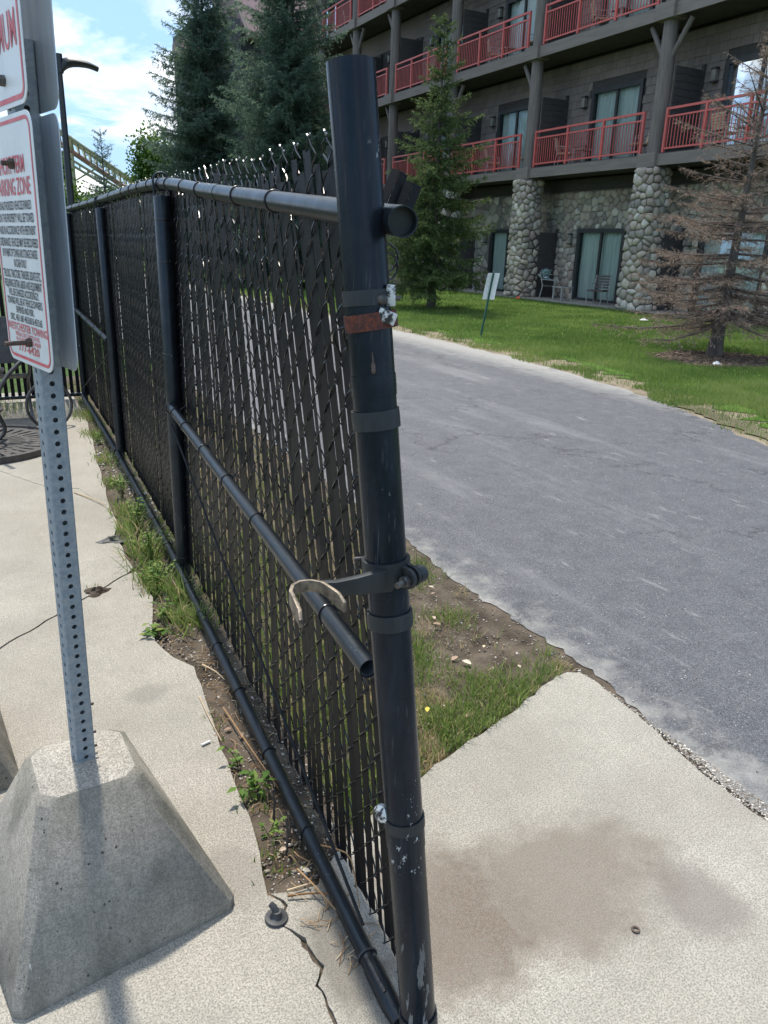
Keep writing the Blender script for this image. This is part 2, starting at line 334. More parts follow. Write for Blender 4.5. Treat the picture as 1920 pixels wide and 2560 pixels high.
def asphalt():
    m, t, p = newmat('asphalt'); v = wpos(t)
    ag = noise(t, 200, 4, 0.8, v); mid = noise(t, 7, 5, 0.6, v)
    col = mixc(t, ramp(t, mid, [(0.3, 0.0), (0.7, 1.0)]), (0.078, 0.084, 0.098), (0.120, 0.126, 0.140))
    col = mixc(t, ramp(t, noise(t, 48, 5, 0.7, v), [(0.50, 0.0), (0.70, 0.55)]), col, (0.17, 0.17, 0.17))
    col = mixc(t, ramp(t, ag, [(0.42, 0.9), (0.53, 0.0)]), col, (0.02, 0.021, 0.024))
    col = mixc(t, ramp(t, noise(t, 110, 3, 0.7, wpos(t, loc=(3.3, 1.7, 0))), [(0.58, 0.0), (0.68, 0.65)]), col, (0.24, 0.24, 0.245))
    # worn dusty streaks along the drive
    st = noise(t, 1.0, 6, 0.65, wpos(t, (1.5, 0.22, 1), (0, 0, R(8)))); col = mixc(t, ramp(t, st, [(0.54, 0.0), (0.72, 0.42)]), col, (0.21, 0.213, 0.22))
    st2 = noise(t, 9.0, 4, 0.7, wpos(t, (1.0, 0.25, 1), (0, 0, R(8)))); col = mixc(t, ramp(t, st2, [(0.62, 0.0), (0.72, 0.45)]), col, (0.27, 0.27, 0.265))
    # pale silt along both edges
    g = t.nodes.new('ShaderNodeNewGeometry'); s = t.nodes.new('ShaderNodeSeparateXYZ'); t.links.new(g.outputs['Position'], s.inputs[0])
    e = math_(t, 'ADD', s.outputs[0], math_(t, 'MULTIPLY', math_(t, 'SUBTRACT', noise(t, 4.5, 5, 0.7, v), 0.5), 0.8))
    col = mixc(t, ramp(t, math_(t, 'MULTIPLY', e, 0.1), [(0.196, 0.75), (0.222, 0.0), (0.66, 0.0), (0.735, 0.75)]), col, (0.31, 0.30, 0.28))
    vo = t.nodes.new('ShaderNodeTexVoronoi'); vo.inputs['Scale'].default_value = 42; vo.inputs['Randomness'].default_value = 1; t.links.new(v, vo.inputs['Vector'])
    sp = math_(t, 'LESS_THAN', vo.outputs['Distance'], ramp(t, noise(t, 13, 4, 0.7, v), [(0.46, 0.0), (0.72, 0.20)])); col = mixc(t, math_(t, 'MULTIPLY', sp, 0.8), col, (0.45, 0.44, 0.42))
    # hairline cracks
    vc = t.nodes.new('ShaderNodeTexVoronoi'); vc.feature = 'DISTANCE_TO_EDGE'; vc.inputs['Scale'].default_value = 0.55
    t.links.new(mixc(t, 0.12, wpos(t, (1, 0.6, 1)), noise(t, 3, 5, 0.7, v) and v), vc.inputs['Vector'])
    nv = t.nodes.new('ShaderNodeTexNoise'); nv.inputs['Scale'].default_value = 2.2; nv.inputs['Detail'].default_value = 8; nv.inputs['Roughness'].default_value = 0.7; t.links.new(v, nv.inputs['Vector'])
    t.links.new(mixc(t, 0.5, v, nv.outputs['Color'], 'LINEAR_LIGHT'), vc.inputs['Vector'])
    ck = math_(t, 'MULTIPLY', math_(t, 'LESS_THAN', vc.outputs['Distance'], 0.0055), ramp(t, noise(t, 0.8, 3, 0.5, v), [(0.46, 0.0), (0.55, 0.7)])); col = mixc(t, ck, col, (0.02, 0.02, 0.022))
    t.links.new(col, p.inputs['Base Color']); p.inputs['Roughness'].default_value = 0.72; p.inputs['Specular IOR Level'].default_value = 0.35
    bump(t, p, math_(t, 'SUBTRACT', ag, math_(t, 'MULTIPLY', ck, 1.5)), 0.6, 0.004); return m
M['asphalt'] = asphalt()
M['soil'] = simple('dark_soil', (0.05, 0.039, 0.029), (0.13, 0.106, 0.082), 7, 0.95, 0, 1.0, 70, 0.012, spec=0.2)
M['edgesoil'] = simple('silty_soil', (0.14, 0.115, 0.08), (0.24, 0.205, 0.15), 4, 0.95, 0, 0.9, 60, 0.01, spec=0.2)
M['mulch'] = simple('brown_mulch', (0.07, 0.05, 0.036), (0.13, 0.10, 0.075), 14, 0.95, 0, 1.0, 45, 0.02, spec=0.15)
M['lawnsheet'] = simple('lawn_sheet', (0.05, 0.10, 0.018), (0.085, 0.15, 0.028), 0.9, 0.9, 0, 0.8, 80, 0.02, spec=0.1)
M['far'] = simple('far_ground', (0.04, 0.075, 0.02), (0.06, 0.09, 0.03), 0.2, 0.95, spec=0.1)
M['lawn'] = leafmat('lawn_blade', [(0.0, (0.085, 0.145, 0.036)), (0.55, (0.155, 0.235, 0.058)), (0.9, (0.25, 0.31, 0.095)), (1.0, (0.36, 0.32, 0.17))], 0.4)
M['rough_grass'] = leafmat('rough_grass_blade', [(0.0, (0.09, 0.155, 0.035)), (0.55, (0.18, 0.26, 0.065)), (0.82, (0.30, 0.35, 0.12)), (0.86, (0.42, 0.34, 0.19)), (1.0, (0.52, 0.42, 0.26))], 0.45)
M['weedleaf'] = leafmat('weed_leaf', [(0.0, (0.05, 0.12, 0.02)), (0.6, (0.13, 0.22, 0.04)), (1.0, (0.22, 0.27, 0.07))], 0.35)
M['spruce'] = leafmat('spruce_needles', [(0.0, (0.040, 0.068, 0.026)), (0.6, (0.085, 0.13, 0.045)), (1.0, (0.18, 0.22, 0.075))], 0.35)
M['sprucefar'] = leafmat('blue_spruce_needles', [(0.0, (0.065, 0.105, 0.085)), (0.6, (0.11, 0.17, 0.125)), (1.0, (0.20, 0.275, 0.165))], 0.6)
M['deadtwig'] = leafmat('dead_twigs', [(0.0, (0.15, 0.115, 0.095)), (0.6, (0.30, 0.22, 0.175)), (1.0, (0.46, 0.35, 0.27))], 0.2)
M['broad'] = leafmat('broad_leaf', [(0.0, (0.045, 0.10, 0.02)), (0.6, (0.10, 0.19, 0.035)), (1.0, (0.19, 0.27, 0.06))], 0.4)
M['bark'] = simple('grey_bark', (0.12, 0.10, 0.085), (0.065, 0.055, 0.048), 8, 0.9, 0, 0.9, 30, 0.02, stretch=(1, 1, 0.3))
M['straw'] = leafmat('dry_stem', [(0.0, (0.17, 0.09, 0.045)), (0.6, (0.36, 0.23, 0.12)), (1.0, (0.50, 0.40, 0.27))], 0.0, 0.8)
M['deadleaf'] = leafmat('dry_leaf', [(0.0, (0.20, 0.12, 0.08)), (0.5, (0.42, 0.30, 0.23)), (0.8, (0.62, 0.56, 0.46)), (1.0, (0.62, 0.50, 0.10))], 0.2, 0.8)
M['pebble'] = leafmat('pebbles', [(0.0, (0.12, 0.10, 0.085)), (0.6, (0.30, 0.27, 0.23)), (1.0, (0.60, 0.57, 0.52))], 0.0, 0.9)
M['mulchbit'] = leafmat('bark_chips', [(0.0, (0.045, 0.032, 0.024)), (0.7, (0.10, 0.075, 0.056)), (1.0, (0.17, 0.13, 0.10))], 0.0, 0.9)
M['rubber'] = simple('black_rubber', (0.028, 0.03, 0.033), (0.05, 0.052, 0.056), 40, 0.6, 0, 0.2, 150, 0.001)
M['white'] = simple('white_paper', (0.75, 0.75, 0.73), (0.62, 0.62, 0.60), 30, 0.6)
M['water'] = simple('muddy_water', (0.13, 0.115, 0.075), (0.18, 0.16, 0.115), 3, 0.05, 0, 0.05, 10, 0.002)
# lodge
M['log'] = simple('log_stain', (0.20, 0.165, 0.145), (0.13, 0.108, 0.095), 6, 0.75, 0, 0.4, 18, 0.01, stretch=(3, 3, 0.25))
M['shingle'] = simple('brown_shingle', (0.175, 0.140, 0.122), (0.265, 0.218, 0.192), 7, 0.85, 0, 0.4, 30, 0.006, stretch=(4, 4, 0.6), useattr=True)
M['trim'] = simple('brown_trim_board', (0.225, 0.185, 0.16), (0.17, 0.14, 0.122), 3, 0.75, 0, 0.3, 20, 0.006, stretch=(4, 0.4, 4))
M['dark'] = simple('dark_brown_board', (0.052, 0.045, 0.042), (0.078, 0.067, 0.062), 4, 0.8, 0, 0.2, 20, 0.005, stretch=(1, 1, 4))
M['wingwall'] = simple('slate_brown_wall', (0.085, 0.085, 0.095), (0.065, 0.065, 0.072), 2, 0.85, 0, 0.3, 12, 0.01, stretch=(1, 1, 5))
M['redrail'] = simple('coral_red_railing', (0.62, 0.12, 0.10), (0.54, 0.10, 0.085), 6, 0.5)
M['stone'] = None
def stonemat():
    m, t, p = newmat('river_stone'); v = wpos(t)
    c = ramp(t, attr(t), [(0.0, (0.25, 0.215, 0.185)), (0.3, (0.45, 0.385, 0.31)), (0.5, (0.60, 0.51, 0.40)), (0.7, (0.37, 0.28, 0.235)), (0.85, (0.52, 0.465, 0.395)), (1.0, (0.74, 0.67, 0.55))])
    c = mixc(t, ramp(t, noise(t, 14, 6, 0.7, v), [(0.35, 0.0), (0.75, 0.5)]), c, (0.17, 0.155, 0.135)); t.links.new(c, p.inputs['Base Color']); p.inputs['Roughness'].default_value = 0.85
    bump(t, p, noise(t, 30, 5, 0.7, v), 0.4, 0.02); return m
M['stone'] = stonemat()
M['mortar'] = simple('grey_mortar', (0.22, 0.195, 0.165), (0.16, 0.14, 0.12), 12, 0.95, 0, 0.6, 40, 0.01)
M['frame'] = simple('dark_door_frame', (0.045, 0.045, 0.045), (0.03, 0.03, 0.03), 10, 0.5)
M['curtain'] = simple('pale_green_curtain', (0.58, 0.66, 0.62), (0.46, 0.53, 0.50), 3, 0.9, stretch=(1, 6, 0.3))
def glassmat():
    m, t, p = newmat('door_glass'); gl = t.nodes.new('ShaderNodeBsdfGlossy'); gl.inputs['Roughness'].default_value = 0.02; gl.inputs[0].default_value = (0.9, 0.95, 1, 1)
    tr = t.nodes.new('ShaderNodeBsdfTransparent'); tr.inputs[0].default_value = (0.94, 0.97, 0.96, 1); fr = t.nodes.new('ShaderNodeFresnel'); fr.inputs[0].default_value = 1.5
    ms = t.nodes.new('ShaderNodeMixShader'); t.links.new(fr.outputs[0], ms.inputs[0]); t.links.new(tr.outputs[0], ms.inputs[1]); t.links.new(gl.outputs[0], ms.inputs[2]); t.links.new(ms.outputs[0], t.nodes['Material Output'].inputs[0]); return m
M['glass'] = glassmat()
M['lampglass'] = simple('amber_lantern_glass', (0.30, 0.27, 0.22), (0.22, 0.20, 0.17), 10, 0.3)
M['chairmetal'] = simple('silver_chair_frame', (0.50, 0.49, 0.47), (0.40, 0.39, 0.38), 20, 0.4, 0.4)
M['darkslat'] = simple('dark_chair_slat', (0.06, 0.05, 0.046), (0.09, 0.075, 0.07), 20, 0.6)
def plaid():
    m, t, p = newmat('striped_cushion'); w = t.nodes.new('ShaderNodeTexWave'); w.wave_type = 'BANDS'; w.bands_direction = 'Z'; w.inputs['Scale'].default_value = 4.5; w.inputs['Distortion'].default_value = 0.3; t.links.new(wpos(t), w.inputs['Vector'])
    t.links.new(ramp(t, w.outputs['Fac'], [(0.35, (0.55, 0.30, 0.16)), (0.55, (0.62, 0.55, 0.43))]), p.inputs['Base Color']); p.inputs['Roughness'].default_value = 0.9; return m
M['plaid'] = plaid()
M['roof'] = simple('mauve_roof_shingle', (0.27, 0.175, 0.175), (0.20, 0.135, 0.138), 9, 0.9, 0, 0.6, 30, 0.02, stretch=(1, 1, 3))
M['coaster'] = simple('pale_coaster_steel', (0.36, 0.36, 0.21), (0.28, 0.28, 0.17), 3, 0.5)
M['coastrail'] = simple('rust_red_track', (0.30, 0.16, 0.11), (0.24, 0.13, 0.09), 3, 0.5)
M['lamp'] = simple('black_lamp_paint', (0.012, 0.014, 0.018), (0.02, 0.022, 0.026), 6, 0.4)
M['green'] = simple('green_stake', (0.012, 0.075, 0.055), (0.016, 0.09, 0.066), 12, 0.5)
M['table'] = simple('dark_table_metal', (0.085, 0.082, 0.08), (0.055, 0.053, 0.052), 20, 0.45, 0.2)
M['orange'] = simple('orange_plastic', (0.8, 0.12, 0.05), (0.7, 0.1, 0.04), 20, 0.5)

# ================================================================ SETTING
def sheet(name, poly, z, mat, label=None, thick=None):
    mb = MB()
    if thick: mb.prism(poly, z - thick, z)
    else: mb.add([(p[0], p[1], z) for p in poly], [tuple(range(len(poly)))])
    me = mb.mesh(name); bm = bmesh.new(); bm.from_mesh(me); bmesh.ops.triangulate(bm, faces=bm.faces); 
    if not thick:
        for f in bm.faces:
            if f.normal.z < 0: f.normal_flip()
    bm.to_mesh(me); bm.free()
    o = link(name, me, None, mat); o['kind'] = 'structure'
    if label: o['label'] = label
    return o
def rough_line(pts, amp, step, seed):
    rg = random.Random(seed); o = []
    for (a, b) in zip(pts[:-1], pts[1:]):
        L = math.hypot(b[0] - a[0], b[1] - a[1]); n = max(1, int(L / step))
        nx, ny = -(b[1] - a[1]) / max(L, 1e-6), (b[0] - a[0]) / max(L, 1e-6)
        for i in range(n):
            t_ = i / n; d = rg.uniform(-amp, amp) if i else rg.uniform(-amp, amp) * 0.4
            o.append((a[0] + (b[0] - a[0]) * t_ + nx * d, a[1] + (b[1] - a[1]) * t_ + ny * d))
    o.append(pts[-1]); return o
sheet('ground', [(-500, -300), (600, -300), (600, 900), (-500, 900)], -0.10, M['far'])
ROAD_NEAR = [(1.985, -6), (1.985, 0.6), (1.985, 1.16), (1.99, 1.27), (2.0, 1.43), (2.015, 1.65), (2.072, 2.0), (2.078, 2.19), (2.056, 2.45), (2.047, 2.77), (2.03, 3.14), (2.09, 3.7), (2.12, 6), (2.15, 12), (2.2, 30), (2.2, 80)]
ROAD_FAR = [(5.7, -6), (5.9, 2), (6.3, 4.49), (6.77, 5.77), (7.11, 6.79), (7.27, 7.78), (7.48, 9.21), (7.6, 10.3), (7.62, 11.7), (7.64, 13.5), (7.6, 16), (7.5, 30), (7.5, 80)]
rn = rough_line(ROAD_NEAR, 0.016, 0.035, 3); rf_ = rough_line(ROAD_FAR, 0.05, 0.2, 4)
sheet('asphalt_drive', rn + list(reversed(rf_)), -0.012, M['asphalt'], 'worn grey asphalt drive between the fence and the lawn')
lawn_poly = [(p[0] + 0.62, p[1]) for p in rough_line(ROAD_FAR, 0.22, 0.13, 44)] + [(17.42, 80), (17.42, -6)]
sheet('edge_soil', [(p[0] - 0.12, p[1]) for p in rf_] + [(p[0] + 1.2, p[1]) for p in reversed(ROAD_FAR)], -0.0165, M['edgesoil'], 'strip of pale silty soil between drive and lawn')
sheet('lawn', lawn_poly, -0.0085, M['lawnsheet'], 'green mown lawn between the drive and the lodge')
sheet('patio_slab', [(17.35, -6), (19.3, -6), (19.3, 48), (17.35, 48)], 0.03, M['blocktop'], 'pale concrete patio strip along the lodge', thick=0.12)

# slabs of the foreground pavement
EDGE = [(0.787, 7.708), (0.660, 5.856), (0.591, 4.85)], [(0.588, 4.80), (0.591, 4.575), (0.535, 4.348), (0.554, 3.86)], [(0.552, 3.80), (0.575, 3.460), (0.522, 3.196), (0.498, 3.021), (0.538, 2.853), (0.598, 2.746), (0.580, 2.532), (0.556, 2.255), (0.537, 1.972), (0.527, 1.754), (0.488, 1.530)]
CRACK = [(0.489, 1.530), (0.515, 1.470), (0.486, 1.435), (0.508, 1.376), (0.520, 1.320), (0.528, 1.267), (0.503, 1.227), (0.502, 1.151), (0.504, 1.123), (0.515, 0.9), (0.50, 0.5), (0.50, -2)]
ck_l = rough_line(CRACK[:-2], 0.006, 0.018, 11) + CRACK[-2:]
rg = random.Random(5)
ck_r = [(p[0] + 0.004 + rg.uniform(0.0, 0.006) + (0.006 if 1.26 < p[1] < 1.36 else 0), p[1]) for p in ck_l]
J1 = rough_line([(-4.0, -0.7), (-0.092, 3.217), (0.141, 3.437), (0.553, 3.83)], 0.006, 0.05, 12)
J2 = rough_line([(-4.0, 7.6), (-0.003, 6.006), (0.29, 5.444), (0.46, 5.377), (0.589, 4.82)], 0.008, 0.06, 13)
e1 = rough_line(EDGE[0], 0.010, 0.16, 21); e2 = rough_line(EDGE[1], 0.010, 0.13, 22); e3 = rough_line(EDGE[2], 0.005, 0.07, 23)
off = lambda ps, dx_, dy_: [(p[0] + dx_, p[1] + dy_) for p in ps]
sheet('concrete_slab', e1 + list(reversed(off(J2, 0, 0.004)))[1:] + [(-4, 9.2), (0.8, 9.2)], 0.0, M['slab'], 'pavement slab under the overturned table', thick=0.11)
sheet('concrete_slab', e2 + list(reversed(off(J1, -0.003, 0.004)))[1:] + off(J2, 0, -0.006)[:-1], 0.0, M['slab'], 'pavement slab between two weedy joints', thick=0.11)
sheet('concrete_slab', e3 + ck_l[1:] + [(-4.0, -2)] + off(J1, 0.003, -0.005)[:-1], 0.0, M['slab'], 'pavement slab under the sign base', thick=0.11)
slab_top = rough_line([(0.496, 1.528), (0.56, 1.505), (0.62, 1.50), (0.70, 1.58), (0.85, 1.67), (1.127, 1.786), (1.305, 1.854), (1.559, 1.936), (1.828, 2.055), (1.90, 2.082), (1.96, 2.088), (2.005, 2.06), (2.02, 1.967), (1.988, 1.686), (1.955, 1.439), (1.945, 1.243), (1.95, 0.9), (1.95, -2)], 0.006, 0.035, 31)
sheet('concrete_slab', slab_top + list(reversed(ck_r))[0:-1], 0.0, M['slab'], 'stained pavement slab between the leaning post and the drive', thick=0.11)

# soil sheet along the fence
nx_, ny_ = 76, 410
xs = np.linspace(0.40, 2.12, nx_); ys = np.linspace(-1.0, 10.2, ny_); gx, gy = np.meshgrid(xs, ys)
rngs = np.random.default_rng(8)
def vnoise(x, y, sc, seed):
    r_ = np.random.default_rng(seed); g = r_.random((64, 64)); u = (x * sc) % 63; v = (y * sc) % 63; i = u.astype(int); j = v.astype(int); fu = u - i; fv = v - j; fu = fu * fu * (3 - 2 * fu); fv = fv * fv * (3 - 2 * fv)
    return (g[i, j] * (1 - fu) + g[i + 1, j] * fu) * (1 - fv) + (g[i, j + 1] * (1 - fu) + g[i + 1, j + 1] * fu) * fv
gz = -0.034 + 0.018 * vnoise(gx, gy, 4, 1) + 0.012 * vnoise(gx, gy, 14, 2) + 0.006 * rngs.random(gx.shape)
gz = np.where(gx > 1.88, gz * 0.35 - 0.006, gz); gz = np.where(gx > 1.93, np.minimum(gz, -0.016), gz)
Vs = np.stack([gx, gy, gz], -1).reshape(-1, 3); idx = np.arange(nx_ * ny_).reshape(ny_, nx_)
Fs = np.stack([idx[:-1, :-1], idx[:-1, 1:], idx[1:, 1:], idx[1:, :-1]], -1).reshape(-1, 4)
o = link('soil', tri_mesh('soil', Vs, Fs, smooth=True), None, M['soil']); o['kind'] = 'structure'; o['label'] = 'strip of dark soil under and beside the fence'
# mulch ring and puddle
mu = [(10.95 + 1.15 * math.cos(a) * random.Random(int(a * 50)).uniform(0.9, 1.1), 9.05 + 1.0 * math.sin(a) * random.Random(int(a * 70)).uniform(0.9, 1.1)) for a in np.linspace(0, 2 * math.pi, 40, endpoint=False)]
sheet('mulch_ring', mu, -0.003, M['mulch'], 'ring of brown mulch under the dead tree')
sheet('puddle', rough_line([(7.22, 6.5), (7.20, 6.0), (7.05, 5.4), (6.75, 4.6), (6.45, 3.9), (6.30, 3.2), (6.12, 3.2), (6.30, 4.2), (6.55, 4.95), (6.85, 5.75), (7.05, 6.3), (7.22, 6.5)], 0.07, 0.10, 9)[:-1], -0.004, M['water'], 'muddy puddle along the lawn edge of the drive')

# ---------------------------------------------------------------- grass
def blades(P, hgt, wid, rng, lean=0.5, rnd=None, segs=1):
    n = len(P); az = rng.random(n) * 2 * np.pi; ln = rng.random(n) * lean
    d = np.stack([np.cos(az) * ln, np.sin(az) * ln, np.ones(n)], 1); d /= np.linalg.norm(d, axis=1)[:, None]
    a2 = rng.random(n) * np.pi; w = np.stack([np.cos(a2), np.sin(a2), np.zeros(n)], 1) * (wid / 2)[:, None]
    tip = P + d * hgt[:, None]; rr = rng.random(n) if rnd is None else rnd
    if segs == 1:
        V = np.stack([P - w, P + w, tip], 1).reshape(-1, 3); return V, None, np.repeat(rr, 3)
    mid = P + d * (hgt * 0.55)[:, None]; tip = tip + np.stack([np.cos(az), np.sin(az), -0.8 * np.ones(n)], 1) * (hgt * 0.28 * rng.random(n))[:, None]
    V = np.stack([P - w, P + w, mid - w * 0.7, mid + w * 0.7, tip], 1).reshape(-1, 3); b = np.arange(n)[:, None] * 5
    F = np.concatenate([b + np.array([[0, 1, 3]]), b + np.array([[0, 3, 2]]), b + np.array([[2, 3, 4]])], 0); return V, F, np.repeat(rr, 5)
rng = np.random.default_rng(42)
farx = lambda y: np.interp(y, [p[1] for p in ROAD_FAR], [p[0] for p in ROAD_FAR])
N = 900000; lx = rng.uniform(6, 17.4, N); ly = 2.5 + 26 * rng.random(N) ** 1.25
keep = (lx > farx(ly) + 0.02 + 0.55 * (vnoise(lx, ly, 2.1, 5) - 0.4) * rng.random(N) ** 0.5) & (rng.random(N) < np.clip(90 / (lx ** 2 + ly ** 2), 0.10, 1.0))
edge = lx - farx(ly)
bare = (edge < 0.9) & (vnoise(lx, ly, 1.7, 7) > 0.52) & (rng.random(N) < 0.85)
keep &= ~bare & ~(((lx - 10.95) / 1.1) ** 2 + ((ly - 9.05) / 0.95) ** 2 < 1)
lx, ly, edge = lx[keep], ly[keep], edge[keep]; n = len(lx)
dist = np.hypot(lx, ly); hh = rng.uniform(0.035, 0.075, n) * (0.7 + 0.7 * vnoise(lx, ly, 2.2, 9)); ww = np.clip(0.0010 * dist, 0.004, 0.02)
rr = np.clip(0.75 * vnoise(lx, ly, 1.3, 11) + 0.35 * rng.random(n) + np.where(edge < 1.6, 0.18, 0.0) - 0.1, 0, 0.92); rr[rng.random(n) < 0.015] = 1.0
V_, F_, r_ = blades(np.stack([lx, ly, np.full(n, -0.012)], 1), hh, ww, rng, 0.7, rr)
o = link('lawn_grass', tri_mesh('lawn_grass', V_, F_, r_), None, M['lawn']); tag(o, 'short green mown grass of the lawn', 'grass', kind='stuff')

# rough grass between fence and drive
def slabline(x): return np.interp(x, [0.6, 0.85, 1.127, 1.305, 1.559, 1.828, 1.95], [1.52, 1.66, 1.786, 1.854, 1.936, 2.059, 2.09])
N = 150000; lx = rng.uniform(0.80, 2.08, N); ly = 1.55 + 8.2 * rng.random(N) ** 1.5
m_ = vnoise(lx, ly, 5.5, 15) + 0.25 * vnoise(lx, ly, 17, 16)
barez = np.clip((lx - 1.15) / 0.5, 0, 1) * np.where((ly > 2.02) & (ly < 3.3), 1.0, 0.25) * np.clip((ly - slabline(lx)) / 0.12, 0, 1)
lush = np.clip(1.3 - np.hypot((lx - 1.36), (ly - 2.0)) / 0.28, 0, 1) + np.clip(1.2 - np.hypot((lx - 1.98), (ly - 3.22)) / 0.2, 0, 1) + np.clip(1.2 - np.hypot(lx - 1.64, ly - 2.11) / 0.09, 0, 1) + np.clip(1.2 - np.hypot((lx - 1.42), (ly - 2.52)) / 0.16, 0, 1)
pk = np.clip(m_ * 1.5 - 0.02 - 0.80 * barez + lush * 0.85, 0, 1) * np.clip(9 / (lx ** 2 + ly ** 2), 0.25, 1)
keep = (ly > slabline(lx) + 0.015) & (rng.random(N) < pk * 0.8) & (lx < 2.0 + 0.03 * rng.random(N))
lx, ly = lx[keep], ly[keep]; n = len(lx)
dry = (vnoise(lx, ly, 6, 19) > 0.60) & (rng.random(n) < 0.75)
rr = np.where(dry | (rng.random(n) < 0.10), rng.uniform(0.85, 1.0, n), np.clip(0.08 + 0.6 * rng.random(n) + 0.2 * vnoise(lx, ly, 4, 18), 0, 0.83))
hh = rng.uniform(0.03, 0.10, n) * np.where(dry, 0.7, 1.0)
V_, F_, r_ = blades(np.stack([lx, ly, np.full(n, -0.025)], 1), hh, rng.uniform(0.0025, 0.0055, n), rng, 0.95, rr, 2)
o = link('verge_grass', tri_mesh('verge_grass', V_, F_, r_), None, M['rough_grass']); tag(o, 'patchy rough grass between fence and drive', 'grass', kind='stuff')

# weeds strip grass on the pavement side of the fence
cl = []
for (cx, cy, n_, sp, h0, h1) in [(0.69, 4.75, 160, 0.07, 0.08, 0.22), (0.67, 4.40, 260, 0.08, 0.10, 0.26), (0.67, 4.0, 380, 0.09, 0.10, 0.28), (0.64, 3.62, 420, 0.09, 0.08, 0.22), (0.72, 3.40, 160, 0.05, 0.12, 0.26), (0.66, 3.18, 220, 0.06, 0.08, 0.20), (0.75, 3.1, 120, 0.04, 0.10, 0.26),
                                (0.74, 5.4, 180, 0.09, 0.06, 0.16), (0.76, 6.1, 200, 0.10, 0.05, 0.14), (0.78, 6.9, 220, 0.10, 0.06, 0.15), (0.82, 7.7, 300, 0.12, 0.08, 0.2), (0.2, 8.3, 500, 0.3, 0.06, 0.16), (-0.5, 8.3, 500, 0.35, 0.06, 0.18), (0.6, 2.35, 40, 0.05, 0.03, 0.07), (0.60, 1.9, 60, 0.05, 0.03, 0.08), (0.57, 1.65, 60, 0.05, 0.02, 0.07), (0.36, 3.64, 50, 0.03, 0.02, 0.06)]:
    n_ = int(n_ * 0.7); p = np.stack([rng.normal(cx - 0.03, sp * 0.5, n_), rng.normal(cy, sp, n_), np.full(n_, -0.02)], 1); cl.append((p, rng.uniform(h0, h1, n_) * 0.75))
P = np.concatenate([c[0] for c in cl]); hh = np.concatenate([c[1] for c in cl]); n = len(P)
rr = np.where(rng.random(n) < 0.16, rng.uniform(0.86, 1, n), rng.uniform(0.25, 0.82, n))
V_, F_, r_ = blades(P, hh, rng.uniform(0.004, 0.009, n), rng, 1.0, rr, 2)
o = link('weed_grass', tri_mesh('weed_grass', V_, F_, r_), None, M['rough_grass']); tag(o, 'tufts of weedy grass along the foot of the fence', 'grass', kind='stuff')

# crumbs, chips and dry litter in the soil
def scatter_bits(name, n_, xr, yr, mat, size, label, cat, z=-0.012, cond=None, seed=1):
    r_ = np.random.default_rng(seed); x = r_.uniform(*xr, n_); y = r_.uniform(*yr, n_)
    if cond is not None: k_ = cond(x, y); x, y = x[k_], y[k_]
    n2_ = len(x); tet = np.array([[1, 0, -0.5], [-0.5, 0.87, -0.5], [-0.5, -0.87, -0.5], [0, 0, 0.7], [0.6, 0.5, 0.3]]); F = np.array([[0, 1, 4], [1, 2, 3], [2, 0, 3], [0, 4, 3], [4, 1, 3], [0, 2, 1]])
    s = r_.uniform(size[0], size[1], n2_) * (r_.random(n2_) ** 2 * 0.8 + 0.4); a = r_.random(n2_) * 6.28; el = r_.uniform(0.5, 1.6, n2_)
    V = tet[None] * s[:, None, None]; V[:, :, 0] *= el[:, None]; V[:, :, 2] *= 0.6
    c, s_ = np.cos(a)[:, None], np.sin(a)[:, None]; X = V[:, :, 0] * c - V[:, :, 1] * s_; Y = V[:, :, 0] * s_ + V[:, :, 1] * c
    V = np.stack([X + x[:, None], Y + y[:, None], V[:, :, 2] + z], -1); F = (np.arange(n2_)[:, None, None] * 5 + F[None]).reshape(-1, 3)
    o = link(name, tri_mesh(name, V.reshape(-1, 3), F, np.repeat(r_.random(n2_), 5)), None, mat); return tag(o, label, cat, kind='stuff')
strip = lambda x, y: x > np.interp(y, [1.5, 1.75, 2.25, 2.75, 3.0, 3.2, 3.46, 4.5, 5.86, 7.7], [0.49, 0.53, 0.56, 0.60, 0.50, 0.52, 0.575, 0.59, 0.66, 0.787])
scatter_bits('soil_crumbs', 5200, (0.48, 0.80), (1.5, 4.2), M['pebble'], (0.002, 0.009), 'crumbs, pebbles and scraps in the soil strip', 'gravel', cond=strip, seed=2)
scatter_bits('verge_crumbs', 5200, (1.1, 2.05), (1.9, 4.6), M['pebble'], (0.002, 0.008), 'crumbs and pebbles on the bare verge', 'gravel', cond=lambda x, y: y > slabline(x) + 0.01, seed=3)
scatter_bits('gutter_gravel', 4200, (1.945, 2.03), (0.7, 2.1), M['pebble'], (0.002, 0.009), 'loose gravel in the gap beside the drive', 'gravel', z=-0.011, seed=4)
scatter_bits('drive_grit', 2200, (2.05, 6.6), (1.0, 9.0), M['pebble'], (0.002, 0.006), 'scattered pale grit on the drive', 'gravel', z=-0.008, seed=5)
scatter_bits('mulch_chips', 5200, (9.6, 12.3), (7.8, 10.3), M['mulchbit'], (0.02, 0.06), 'brown bark chips under the dead tree', 'mulch', z=0.0, cond=lambda x, y: ((x - 10.95) / 1.3) ** 2 + ((y - 9.05) / 1.12) ** 2 < 1 - 0.3 * vnoise(x, y, 3, 71), seed=61)
scatter_bits('far_strip_litter', 1500, (0.66, 0.88), (4.2, 8.6), M['pebble'], (0.004, 0.018), 'dry scraps in the far soil strip', 'litter', cond=strip, seed=6)

